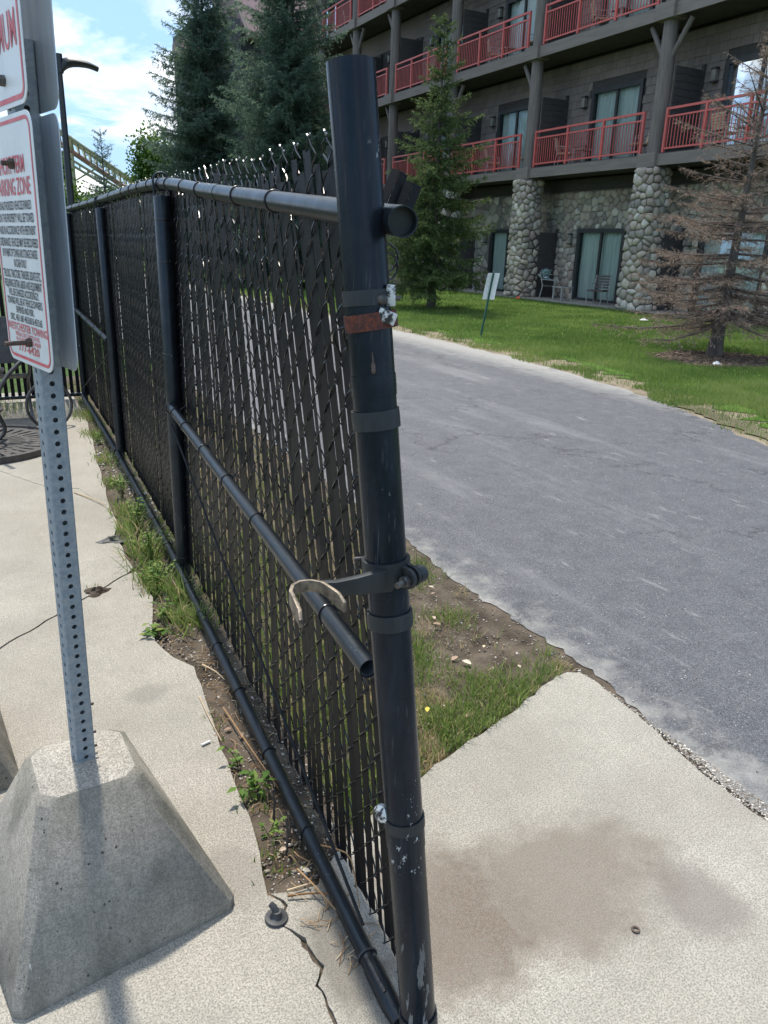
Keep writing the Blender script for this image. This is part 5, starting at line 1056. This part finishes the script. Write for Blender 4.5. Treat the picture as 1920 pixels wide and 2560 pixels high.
for py in POSTS[1:7]:
    mb = MB(); cw = 0.33; xc = LX + 0.26; 
    mb.add([(xc + sx * cw * k_, py + sy * cw * k_, z) for z, k_ in ((0.0, 1.14), (ZC, 0.98)) for sx, sy in ((-1, -1), (1, -1), (1, 1), (-1, 1))], [(3, 2, 1, 0), (4, 5, 6, 7), (0, 1, 5, 4), (1, 2, 6, 5), (2, 3, 7, 6), (3, 0, 4, 7)]); colo = mb.build('stone_column', M['mortar'], lo_)
    per = 8 * cw
    def fmap(u, v, d, py=py, xc=xc):
        u = u % per; s_ = int(u // (2 * cw)); t_ = u - s_ * 2 * cw - cw; k_ = 1.14 - 0.16 * v / ZC; t_ = max(-cw, min(cw, t_)); base = [(-cw, t_, -1, 0), (t_, cw, 0, 1), (cw, -t_, 1, 0), (-t_, -cw, 0, -1)][s_]
        e = abs(t_) / cw; rd = (max(0, e - 0.72) / 0.28) ** 2 * 0.05; x, y, nx, ny = base; tx, ty = (0, t_ / cw) if nx else (t_ / cw, 0)
        if s_ == 2 and nx: ty = -ty
        if s_ == 3: tx = -tx
        x, y = x * k_, y * k_; return Vector((xc + x + nx * (d - rd + 0.01) + tx * d * 0.6 * (e > 0.7), py + y + ny * (d - rd + 0.01) + ty * d * 0.6 * (e > 0.7), v))
    far_ = py > 26
    for poly in cells(per, ZC, 0.24 if not far_ else 0.34, rg, True):
        g_ = stone_geo(poly, fmap, rg.uniform(0.07, 0.12))
        if g_:
            c_ = sum(g_[0], Vector()) / len(g_[0]); face = 1.0 if (c_.x < xc - 0.24 or c_.y < py - 0.24) else 5.0; allst.append(((c_ - CAMP).length * face * (1.6 if py < 12 else 1), colo, g_[0], g_[1], rg.random()))
fm = lambda u, v, d: Vector((WX - d - 0.002, Y0 + u, v))
hol = [(d[1], d[2]) for d in doors if d[0] == 0]
Wn = MB()
ywin = (11.5, 27.0)
for poly in cells(ywin[1] - ywin[0], 3.60, 0.255, rg):
    cx_ = sum(p[0] for p in poly) / len(poly) + ywin[0]; cy_ = sum(p[1] for p in poly) / len(poly)
    if any(a - 0.10 < cx_ < b + 0.10 and cy_ < 2.42 for a, b in hol): continue
    poly2 = poly
    for a, b in hol:
        if cy_ < 2.42:
            if cx_ < a: poly2 = clip(poly2, 1, 0, a - 0.065 - ywin[0])
            elif cx_ > b: poly2 = clip(poly2, -1, 0, -(b + 0.065 - ywin[0]))
    if len(poly2) < 3: continue
    g_ = stone_geo(poly2, lambda u, v, d: Vector((WX - d - 0.002, ywin[0] + u, v)), rg.uniform(0.04, 0.075))
    if g_:
        c_ = sum(g_[0], Vector()) / len(g_[0]); hid = 1.35 if (c_.y < 17.2) else 1.0; allst.append(((c_ - CAMP).length * hid + 2.0, stone_wall, g_[0], g_[1], rg.random()))
for poly in cells(21.0, 3.60, 0.40, rg):
    cx_ = sum(p[0] for p in poly) / len(poly) + 27.0; cy_ = sum(p[1] for p in poly) / len(poly)
    if any(a - 0.18 < cx_ < b + 0.18 and cy_ < 2.5 for a, b in hol): continue
    g_ = stone_geo(poly, lambda u, v, d: Vector((WX - d - 0.002, 27.0 + u, v)), 0.06)
    if g_: allst.append((99, stone_wall, g_[0], g_[1], rg.random()))
allst.sort(key=lambda s: s[0]); rest = {}
for i, (sc, own, vs_, fs, rn_) in enumerate(allst):
    if i < 295:
        m_ = MB(); m_.add(vs_, fs, rn_); m_.build('stone', M['stone'], own, smooth=True, auto=R(75), rnd=True)
    else: rest.setdefault(own.name, (own, MB()))[1].add(vs_, fs, rn_)
for own, m_ in rest.values(): o = m_.build('stone_facing', M['stone'], own, smooth=True, auto=R(75), rnd=True); o['kind'] = 'stuff'
# --- shingles
rows = []; rg = random.Random(66)
for fi in (1, 2, 3):
    z = floors[fi] + 0.02; zt_ = FL[fi][0] - 0.02 if fi < 3 else 14.9; hol = [(d[1], d[2]) for d in doors if d[0] == fi]; rh = 0.235; r_ = 0
    while z < zt_ - 0.05:
        y = 11.6 + rg.uniform(0, 0.2); ztop = min(z + rh, zt_)
        while y < 34.0:
            w = rg.uniform(0.16, 0.40); a, b = y + 0.004, y + w - 0.004; y += w
            if any(p - 0.07 < (a + b) / 2 < q + 0.07 and z < floors[fi] + 2.40 for p, q in hol): continue
            for p, q in hol:
                if z < floors[fi] + 2.40:
                    if a < p - 0.065 < b: b = p - 0.065
                    if a < q + 0.065 < b: a = q + 0.065
            if b - a < 0.03: continue
            rows.append((fi, a, b, z + rg.uniform(-0.006, 0.006), ztop, rg.random()))
        z += rh
def shingle(m_, a, b, z0, z1, rn_): m_.add([(WX + 0.019, a, z0), (WX + 0.019, b, z0), (WX - 0.014, b, z0), (WX - 0.014, a, z0), (WX + 0.019, a, z1), (WX + 0.019, b, z1), (WX + 0.006, b, z1), (WX + 0.006, a, z1)], [(0, 1, 2, 3), (7, 6, 5, 4), (0, 4, 5, 1), (1, 5, 6, 2), (2, 6, 7, 3), (3, 7, 4, 0)], rn_)
def sscore(s):
    y = (s[1] + s[2]) / 2; vis = 1.0
    if s[0] != 1: vis = 1.25
    if y < 14.8: vis = 1.8
    if s[3] < floors[s[0]] + 0.9: vis *= 1.3
    return math.hypot(WX, y) * vis / math.sqrt(max(s[2] - s[1], 0.05))
rows.sort(key=sscore); m2 = MB()
for i, s in enumerate(rows):
    if i < 295: m_ = MB(); shingle(m_, *s[1:5], s[5]); m_.build('shingle', M['shingle'], siding, rnd=True)
    else: shingle(m2, *s[1:5], s[5])
m2.v = m2.v
o = m2.build('shingle_field', M['shingle'], siding, rnd=True); o['kind'] = 'stuff'
mb = MB()
for fi in (1, 2, 3):
    hol = [(d[1], d[2]) for d in doors if d[0] == fi]
    for (za, zb) in ((floors[fi] + 2.42, (FL[fi][0] if fi < 3 else 15) - 0.01),): mb.aabb((WX + 0.0, 34.02, za), (WX + 0.018, Y1, zb), 0.4)
mb.build('far_siding', M['shingle'], siding, rnd=True)

# --- furniture on balconies and patio
def chair(x, y, z, rz, label, back='plaid', group=None):
    t_ = thing('patio_chair' if z < 1 else 'balcony_chair', label, 'chair', (x, y, z), group); Mr = Matrix.Rotation(rz, 3, 'Z'); q = lambda a, b, c: Mr @ Vector((a, b, c)) + Vector((x, y, z))
    for sx in (-0.26, 0.26):
        mb = MB(); mb.tube([q(sx, -0.24, 0), q(sx, -0.25, 0.62), q(sx, 0.16, 0.64), q(sx, 0.22, 0.62)], 0.016, 6); mb.build('arm_frame', M['chairmetal'], t_)
        mb = MB(); mb.tube([q(sx, 0.26, 0), q(sx, 0.18, 0.42), q(sx, 0.30, 0.90)], 0.016, 6); mb.build('leg', M['chairmetal'], t_)
    mb = MB(); mb.box(q(0, -0.03, 0.42), (0.52, 0.48, 0.05), M=Mr); mb.build('seat', M['darkslat'] if back != 'plaid' else M['plaid'], t_, bevel=0.012)
    if back == 'plaid': mb = MB(); mb.box(q(0, 0.255, 0.70), (0.48, 0.06, 0.42), M=Mr @ Matrix.Rotation(R(-13), 3, 'X')); mb.build('back_cushion', M['plaid'], t_, bevel=0.015)
    else:
        for i in range(5): mb = MB(); mb.box(q(0, 0.205 + i * 0.022, 0.52 + i * 0.088), (0.50, 0.018, 0.06), M=Mr @ Matrix.Rotation(R(-13), 3, 'X')); mb.build('back_slat', M['darkslat'], t_)
    return t_
def side_table(x, y, z, label):
    t_ = thing('side_table', label, 'table', (x, y, z)); mb = MB(); mb.box((x, y, z + 0.44), (0.52, 0.52, 0.025)); mb.build('table_top', M['chairmetal'], t_, bevel=0.005)
    for sx in (-1, 1):
        for sy in (-1, 1): mb = MB(); mb.tube([(x + sx * 0.22, y + sy * 0.22, z), (x + sx * 0.22, y + sy * 0.22, z + 0.43)], 0.018, 6); mb.build('leg', M['chairmetal'], t_)
bay = {1: [(18.0, 23.85, 'between the stone columns of the open patio doors'), (13.05, 18.0, 'behind the dead tree'), (23.85, 29.2, 'behind the young spruce')]}
chair(18.35, 22.75, floors[1], R(40), 'striped chair by the plank panel, first balcony, bay with patio chairs below'); side_table(18.2, 21.6, floors[1], 'small metal table on the first balcony above the patio chairs'); chair(18.45, 19.3, floors[1], R(-120), 'striped chair by the railing end, first balcony, above the patio chairs')
chair(18.4, 16.2, floors[1], R(80), 'striped chair on the first balcony behind the dead tree'); side_table(18.2, 15.2, floors[1], 'small metal table on the first balcony behind the dead tree')
chair(18.35, 27.0, floors[1], R(60), 'striped chair on the first balcony beside the young spruce'); chair(18.4, 24.9, floors[1], R(-110), 'striped chair near the log post, first balcony beside the young spruce')
chair(18.35, 21.6, floors[2], R(60), 'striped chair on the second balcony above the wide open bay'); side_table(18.2, 20.5, floors[2], 'small metal table on the second balcony above the wide open bay'); chair(18.4, 18.9, floors[2], R(-120), 'striped chair by the V brace post on the second balcony')
chair(18.35, 27.3, floors[2], R(60), 'striped chair on the second balcony above the young spruce'); side_table(18.2, 26.3, floors[2], 'small metal table on the second balcony above the young spruce'); chair(18.4, 25.0, floors[2], R(-120), 'striped chair by the railing end, second balcony above the young spruce')
chair(18.35, 36.6, floors[3], R(60), 'striped chair on the top balcony behind the tall leaning post top'); chair(18.35, 40.5, floors[3], R(60), 'striped chair on the far top balcony beside the dense spruce')
chair(18.35, 22.95, floors[0], R(50), 'slatted patio chair by the dark plank panel with a flower bunch on it', 'dark'); side_table(18.05, 21.75, floors[0], 'low metal table on the ground patio between two chairs'); chair(18.2, 20.15, floors[0], R(-70), 'slatted patio chair by the green curtained door', 'dark')
chair(18.4, 27.4, floors[0], R(60), 'slatted patio chair half hidden by the young spruce', 'dark'); chair(18.3, 15.2, floors[0], R(-60), 'slatted patio chair behind the dead tree', 'dark')
fb = thing('flower_bunch', 'bunch of pale flowers on the patio chair', 'flowers', (18.30, 23.05, 0.72)); rng = np.random.default_rng(9); P = np.array([18.28, 23.02, 0.86]) + rng.normal(0, 0.07, (160, 3)); d = rng.normal(size=(160, 3)) * 0.05
V = np.stack([P, P + d, P + np.roll(d, 1, 1)], 1).reshape(-1, 3) - np.array([18.30, 23.05, 0.72]); link('blossoms', tri_mesh('blossoms', V, None, np.repeat(rng.random(160), 3)), fb, leafmat('flowers', [(0.0, (0.2, 0.35, 0.33)), (0.5, (0.45, 0.62, 0.62)), (1.0, (0.8, 0.8, 0.75))], 0.2))

# gabled wing far left
wg = thing('gabled_wing', 'tall gabled wing of the lodge with a mauve roof behind the spruces', 'building', (19, 62, 0))
mb = MB(); mb.aabb((15.45, 58, 0), (18.2, 66, 15.85)); mb.build('tower_wall', M['wingwall'], wg)
mb = MB(); mb.aabb((18.21, 58.5, 0), (32, 66, 14.6)); mb.build('wall', M['wingwall'], wg)
mb = MB(); mb.aabb((14.35, 57.6, 11.35), (15.44, 60, 13.4)); b_ = mb.build('bay_box', M['wingwall'], wg)
mb = MB(); mb.add([(14.0, 57.2, 13.35), (15.5, 57.2, 13.35), (15.5, 60.4, 13.35), (14.0, 60.4, 13.35), (14.0, 57.9, 14.2), (15.44, 57.9, 14.1), (15.44, 60, 14.1), (14.0, 60, 14.2)], [(3, 2, 1, 0), (4, 5, 6, 7), (0, 1, 5, 4), (1, 2, 6, 5), (2, 3, 7, 6), (3, 0, 4, 7)]); mb.build('bay_roof', M['roof'], b_)
mb = MB(); mb.add([(18.6, 57.2, 14.7), (34, 57.2, 14.7), (34, 62.5, 21.5), (18.0, 62.5, 21.5), (34, 67.8, 14.7), (18.6, 67.8, 14.7)], [(0, 1, 2, 3), (3, 2, 4, 5), (0, 3, 5), (1, 4, 2), (0, 5, 4, 1)]); rfo = mb.build('roof', M['roof'], wg)
mb = MB(); mb.tube([(18.55, 57.1, 14.65), (17.95, 62.5, 21.5)], 0.16, 4); mb.build('bargeboard', M['trim'], rfo)
for z in (3.0, 6.5, 10.0):
    for x in (20.5, 24.0, 27.5): mb = MB(); mb.aabb((x, 58.44, z), (x + 1.4, 58.49, z + 1.8)); mb.build('window', M['frame'], wg)
mb = MB(); mb.tube([(19.3, 58.3, 11.5), (19.9, 58.3, 14.5)], 0.12, 8); mb.tube([(19.3, 58.3, 0), (19.3, 58.3, 12.0)], 0.2, 10); mb.build('log_post', M['log'], wg)

# coaster
cs_ = thing('coaster_track', 'pale steel roller coaster track sloping behind the small spruce', 'coaster', (9, 60, 0))
ca, cb = Vector((4.0, 60, 9.65)), Vector((13.2, 60, 3.9))
for dz_, y_, r_, mt in ((0.0, 0, 0.10, 'coaster'), (0.0, 1.2, 0.10, 'coaster'), (-0.75, 0.6, 0.17, 'coastrail')):
    mb = MB(); mb.tube([ca + Vector((0, y_, dz_)), cb + Vector((0, y_, dz_))], r_, 8); mb.build('track_rail', M[mt], cs_, smooth=True)
mb = MB()
for i in range(26):
    p = ca + (cb - ca) * (i / 25); mb.tube([p, p + Vector((0.15, 0.6, -0.75)), p + Vector((0, 1.2, 0))], 0.05, 5)
mb.build('cross_ties', M['coaster'], cs_)
for x in (6.95, 11.6):
    z = ca.z + (cb.z - ca.z) * (x - ca.x) / (cb.x - ca.x); mb = MB(); mb.tube([(x, 60.6, 0), (x, 60.6, z + 0.15)], 0.13, 8); mb.tube([(x - 0.5, 60.6, z + 0.1), (x + 0.1, 60.6, z + 0.1)], 0.13, 6); mb.build('support_column', M['coaster'], cs_)
mb = MB(); l0, l1 = Vector((4.5, 61.5, 8.0)), Vector((11.0, 61.5, 4.4)); mb.tube([l0, l1], 0.09, 6); mb.tube([l0 + Vector((0, 0, -0.35)), l1 + Vector((0, 0, -0.35))], 0.09, 6); mb.build('lower_track', M['coaster'], cs_)
mb = MB()
for i in range(14): p = l0 + (l1 - l0) * i / 13; mb.tube([p, p + Vector((0, 0, -0.35))], 0.05, 5)
mb.tube([(8.6, 61.5, 6.2), (6.0, 61.5, 4.6)], 0.06, 5); mb.build('lower_ties', M['coaster'], cs_)

# street lamp
sl_ = thing('street_lamp', 'black street lamp pole with a flat arm head behind the parking sign', 'street lamp', (1.965, 18, 0))
mb = MB(); mb.tube([(1.965, 18, 0), (1.965, 18, 2.5), (1.985, 18, 4.86)], [0.075, 0.07, 0.05], 12); mb.build('pole', M['lamp'], sl_, smooth=True)
mb = MB(); mb.tube([(1.985, 18, 4.62), (1.985, 18, 4.95)], 0.075, 12); mb.build('pole_cap', M['lamp'], sl_, smooth=True)
mb = MB(); pts = catmull([(2.0, 18, 4.70), (2.10, 18.0, 4.79), (2.25, 18, 4.83), (2.5, 18, 4.82), (2.70, 18, 4.765)], 5); n_ = len(pts); vs_ = []
for i, p in enumerate(pts):
    t_ = i / (n_ - 1); hw = 0.05 + 0.11 * min(1, t_ * 3); ht = 0.10 * (1 - t_) ** 1.5 + 0.045
    for a in range(10): an = 2 * math.pi * a / 10; vs_.append(p + Vector((0, hw * math.cos(an), ht * math.sin(an))))
mb.add(vs_, [(i * 10 + j, i * 10 + (j + 1) % 10, (i + 1) * 10 + (j + 1) % 10, (i + 1) * 10 + j) for i in range(n_ - 1) for j in range(10)] + [tuple(range((n_ - 1) * 10, n_ * 10)), tuple(reversed(range(10)))]); mb.build('lamp_head', M['lamp'], sl_, smooth=True)

# yard sign
ys_ = thing('yard_sign', 'white paper notice on a slanting green stake in the lawn', 'sign', (8.81, 12.98, 0))
s0, s1 = Vector((8.81, 12.98, -0.05)), Vector((9.02, 12.95, 1.19)); mb = MB(); mb.box((s0 + s1) / 2, (0.035, 0.02, (s1 - s0).length), M=Matrix.Rotation(R(9.5), 3, 'Y')); mb.build('stake', M['green'], ys_)
mb = MB(); vs_ = []
for i in range(7):
    for j in range(5):
        u = (i / 6 - 0.5); v = j / 4; bulge = 0.03 * math.cos(u * 3.0) + 0.02 * math.sin(3 * v); c = s0.lerp(s1, 0.60 + 0.40 * v); vs_.append(c + Vector((0.24 * u * 0.93 , -0.24 * u * 0.36, 0)) + Vector((0.36, 0.93, 0)) * (bulge - 0.0))
mb.add(vs_, [(i * 5 + j, i * 5 + j + 1, i * 5 + 5 + j + 1, i * 5 + 5 + j) for i in range(6) for j in range(4)]); mb.build('paper_sheet', M['white'], ys_, smooth=True)

# ================================================================ SMALL THINGS
rf = thing('rubber_foot', 'black rubber stopper foot lying on the cracked pavement', 'rubber foot', (0.483, 1.443, 0))
mb = MB(); mb.lathe((0.483, 1.443, 0.0), [(0.0, 0.0), (0.0285, 0.0), (0.0300, 0.004), (0.0285, 0.008), (0.016, 0.011), (0.012, 0.016), (0.0115, 0.026), (0.0, 0.027)], (0.05, 0.0, 1), 32); mb.build('flange', M['rubber'], rf, smooth=True)
mb = MB(); mb.tube([(0.483, 1.443, 0.022), (0.479, 1.449, 0.034), (0.472, 1.456, 0.042)], [0.009, 0.0085, 0.0075], 14); mb.build('stub', M['rubber'], rf, smooth=True)
mb = MB(); mb.tube([(0.492, 2.220, 0.006), (0.523, 2.229, 0.006)], 0.0045, 10); tag(mb.build('cigarette_butt', M['white'], None, smooth=True, org=(0.505, 2.224, 0)), 'white cigarette butt on the pavement beside the soil strip', 'cigarette butt')
rg = random.Random(90)
def blob_sheet(name, label, cat, c, r_, h_, mat, seed, group=None):
    rgn = random.Random(seed); mb = MB(); vs_ = []; n_ = 18; k_ = 5
    for i in range(n_):
        a = 2 * math.pi * i / n_
        for j in range(k_ + 1): q = j / k_; rr_ = r_ * q * (1 + (0.35 * math.sin(3 * a + seed) + rgn.uniform(-.15, .15)) * q); vs_.append((c[0] + rr_ * math.cos(a), c[1] + rr_ * math.sin(a) * 0.8, c[2] + 0.002 + h_ * (1 - q ** 2) * rgn.uniform(0.3, 1.0)))
    mb.add(vs_, [(i * (k_ + 1) + j, ((i + 1) % n_) * (k_ + 1) + j, ((i + 1) % n_) * (k_ + 1) + j + 1, i * (k_ + 1) + j + 1) for i in range(n_) for j in range(k_)]); tag(mb.build(name, mat, None, org=(c[0], c[1], 0), rnd=True), label, cat, group)
blob_sheet('crumpled_rag', 'crumpled dark grey rag at the pavement edge beside the weeds', 'rag', (0.515, 4.30, 0), 0.065, 0.022, M['rubber'], 4)
blob_sheet('dirt_clump', 'dark clump of roots on the pavement joint', 'dirt clump', (0.34, 3.62, 0), 0.055, 0.03, M['soil'], 7)
blob_sheet('white_stone', 'white stone in the mulch at the foot of the dead tree', 'stone', (10.35, 8.55, 0), 0.07, 0.06, M['white'], 3)
blob_sheet('litter_scrap', 'white scrap lying on the lawn before a stone column', 'litter', (15.05, 14.86, 0.04), 0.10, 0.05, M['white'], 5)
blob_sheet('orange_marker', 'small orange marker on the grass by a stone column', 'marker', (16.83, 22.6, 0.04), 0.07, 0.10, M['orange'], 6)
def stick(label, pts, r_, rn_, group=None):
    mb = MB(); c = catmull(pts, 3); mb.tube(c, [r_ * (1 - 0.5 * i / len(c)) for i in range(len(c))], 6, rnd=rn_); tag(mb.build('dry_twig', M['straw'], None, rnd=True, smooth=True, org=(pts[0][0], pts[0][1], 0)), label, 'twig', group)
stick('long orange dry stem slanting over the soil against the bottom rail', [(0.618, 2.40, 0.012), (0.628, 2.2, 0.015), (0.640, 2.0, 0.018), (0.655, 1.80, 0.015)], 0.0028, 0.35)
stick('reddish broken dry stem crossing the soil end beside the rubber foot', [(0.530, 1.490, 0.010), (0.590, 1.468, 0.014), (0.640, 1.435, 0.018)], 0.0036, 0.1)
stick('pale snapped stem beside the reddish one', [(0.535, 1.505, 0.012), (0.600, 1.500, 0.014)], 0.0034, 0.95)
stick('thin curved stem bending down under the bottom rail end', [(0.585, 1.56, 0.015), (0.600, 1.47, 0.03), (0.632, 1.37, 0.012), (0.655, 1.31, 0.03)], 0.0026, 0.5)
stick('pale dry stem along the slab edge', [(0.560, 2.52, 0.004), (0.556, 2.36, 0.008), (0.560, 2.22, 0.004)], 0.0022, 0.9)
stick('short pale stem in the soil near the weeds', [(0.63, 2.75, 0.0), (0.66, 2.66, 0.01), (0.68, 2.60, 0.0)], 0.0030, 0.95)
stick('twig climbing the fence mesh by the truss rod', [(0.668, 1.60, 0.03), (0.662, 1.48, 0.12), (0.660, 1.38, 0.17), (0.662, 1.33, 0.06)], 0.0024, 0.45)
stick('pale dry stalk crossing the pavement into the weeds', [(0.42, 5.28, 0.006), (0.50, 5.1, 0.01), (0.57, 4.9, 0.02)], 0.004, 0.8)
mb_s = MB(); rg = random.Random(91)
for i in range(230):
    y = rg.uniform(1.5, 3.2); x = rg.uniform(float(np.interp(y, [1.5, 2.25, 2.75, 3.0, 3.2], [0.50, 0.57, 0.61, 0.52, 0.54])), 0.72); a = rg.uniform(0, 6.28); l = rg.uniform(0.015, 0.07); z = rg.uniform(-0.015, 0.004); mb_s.tube([(x, y, z), (x + l * 0.5 * math.cos(a), y + l * 0.5 * math.sin(a), z + rg.uniform(0.002, 0.016)), (x + l * math.cos(a + 0.3), y + l * math.sin(a + 0.3), z)], rg.uniform(0.0006, 0.0016), 4, rnd=rg.random())
for i in range(34):
    y = rg.gauss(1.38, 0.09); x = 0.632 + (y - 1.1) * 0.045 + rg.gauss(-0.03, 0.02); a = rg.uniform(0, 6.28); l = rg.uniform(0.02, 0.06); mb_s.tube([(x, y, 0.002), (x + l * .5 * math.cos(a), y + l * .5 * math.sin(a), rg.uniform(0.005, 0.025)), (x + l * math.cos(a), y + l * math.sin(a), 0.003)], 0.0012, 4, rnd=rg.random())
o = mb_s.build('straw_litter', M['straw'], None, rnd=True); tag(o, 'fine dry straw and twigs strewn in the soil strip', 'litter', kind='stuff')
def leaf(label, x, y, s, a, rn_, z=0.006, group='dry leaves on the verge'):
    mb = MB(); pr = [(-1, 0, 0), (-0.5, 0.45, 0.15), (0.1, 0.55, 0.22), (0.6, 0.3, 0.12), (1, 0, 0.05), (0.5, -0.4, 0.2), (-0.1, -0.55, 0.25), (-0.6, -0.35, 0.1)]; c_, s_ = math.cos(a), math.sin(a)
    vs_ = [(x, y, z)] + [(x + s * (u * c_ - v * s_), y + s * (u * s_ + v * c_), z + s * w) for u, v, w in pr]; mb.add(vs_, [(0, i + 1, (i + 1) % 8 + 1) for i in range(8)], rn_); tag(mb.build('dry_leaf', M['deadleaf'], None, rnd=True, org=(x, y, 0)), label, 'leaf', group)
leaf('curled pinkish dry leaf on the bare verge', 1.590, 2.365, 0.022, 0.4, 0.5); leaf('pale cream dry leaf touching the pinkish one', 1.618, 2.315, 0.024, 2.0, 0.8); leaf('small yellow leaf in the verge grass by the post', 1.262, 2.03, 0.016, 1.0, 1.0, 0.05)
for i, (x, y, rn_) in enumerate([(1.83, 2.95, 0.5), (1.70, 2.72, 0.6), (1.68, 2.66, 0.4), (1.76, 2.40, 0.85), (1.86, 3.02, 0.75), (1.42, 1.99, 0.3), (1.80, 2.2, 0.7)]): leaf('small dry leaf scrap on the bare verge', x, y, 0.012 + 0.004 * (i % 3), i * 1.3, rn_)
for i, (x, y) in enumerate([(0.60, 2.28), (0.63, 2.22), (0.62, 1.72), (0.58, 1.66), (0.66, 2.05), (0.61, 1.56)]): leaf('small dry leaf scrap in the soil strip', x, y, 0.014, i * 1.1, 0.3 + 0.1 * i, 0.0, 'leaf scraps in the soil strip')
# broad weeds along the fence
def weed(label, x, y, n_, hgt, sp, lsz, seed):
    rng = np.random.default_rng(seed); t_ = thing('weed', label, 'weed', (x, y, 0), 'weeds along the fence'); T = MB(); Vv, Rv = [], []
    for i in range(n_):
        a = rng.random() * 6.28; e = Vector((x + sp * math.cos(a) * rng.random(), y + sp * math.sin(a) * rng.random(), hgt * rng.uniform(0.5, 1.0))); b = Vector((x + rng.normal(0, 0.008), y + rng.normal(0, 0.008), -0.01)); T.tube([b, b.lerp(e, 0.5) + Vector((0, 0, 0.01)), e], 0.0013, 4)
        for q in np.linspace(0.25, 1.0, 5):
            p = np.array(b.lerp(e, q)); az = rng.random() * 6.28; l = lsz * rng.uniform(0.6, 1.2); d = np.array([math.cos(az), math.sin(az), rng.uniform(-0.1, 0.5)]); d /= np.linalg.norm(d); w = np.cross(d, [0, 0, 1]); w /= np.linalg.norm(w); rn_ = rng.random()
            A, B, C_, D_, E_ = p, p + d * l * 0.35 + w * l * 0.26, p + d * l - np.array([0, 0, l * 0.18]), p + d * l * 0.35 - w * l * 0.26, p + d * l * 0.4 - np.array([0, 0, l * 0.06])
            Vv += [A, B, E_, B, C_, E_, C_, D_, E_, D_, A, E_]; Rv += [rn_] * 12
    T.build('stems', M['weedleaf'], t_); link('leaves', tri_mesh('leaves', np.array(Vv) - np.array([x, y, 0]), None, Rv), t_, M['weedleaf'])
for i, (lb, x, y, n_, h, sp, ls) in enumerate([('broad-leaved weed in the soil beside the cigarette butt', 0.575, 2.08, 3, 0.06, 0.05, 0.035), ('leafy weed at the slab edge between two bare stems', 0.585, 1.93, 5, 0.07, 0.07, 0.045), ('low round-leaved weed nearest the soil end', 0.575, 1.74, 4, 0.05, 0.05, 0.024), ('bright yellow-green bushy weed at the foot of the fence post', 0.625, 3.58, 26, 0.13, 0.12, 0.030), ('bushy weed behind the yellow-green one', 0.66, 3.92, 22, 0.16, 0.12, 0.030),
                                              ('flat star-shaped weed on the pavement edge', 0.52, 3.10, 6, 0.03, 0.07, 0.05), ('leggy weed spreading from the slab edge', 0.58, 3.25, 8, 0.06, 0.08, 0.035), ('tall weed by the dark rag', 0.68, 4.45, 14, 0.2, 0.1, 0.04), ('narrow weed beside the second fence post', 0.70, 5.1, 10, 0.15, 0.08, 0.04), ('dry weed in the far strip', 0.77, 6.6, 8, 0.1, 0.09, 0.03)]): weed(lb, x, y, n_, h, sp, ls, 300 + i)
# short cut stems standing in the soil
for i, (x, y, h) in enumerate([(0.600, 1.80, 0.09), (0.612, 1.70, 0.075), (0.59, 1.66, 0.10), (0.622, 1.92, 0.06)]):
    mb = MB(); mb.tube([(x, y, -0.02), (x + 0.004, y, h * 0.5), (x + 0.002, y + 0.006, h)], [0.0042, 0.0038, 0.0034], 7); tag(mb.build('cut_twig', M['bark'], None, smooth=True, org=(x, y, 0)), 'short bare cut stem standing in the soil by the rail', 'twig', 'cut stems in the soil')
# washer on the stained slab
mb = MB(); mb.band((1.29, 1.02, 0.003), (0, 0, 1), 0.006, 0.011, 0.003, 20); tag(mb.build('washer', M['boltrust'], None, smooth=True, org=(1.29, 1.02, 0)), 'rusty washer lying on the stained pavement', 'washer')
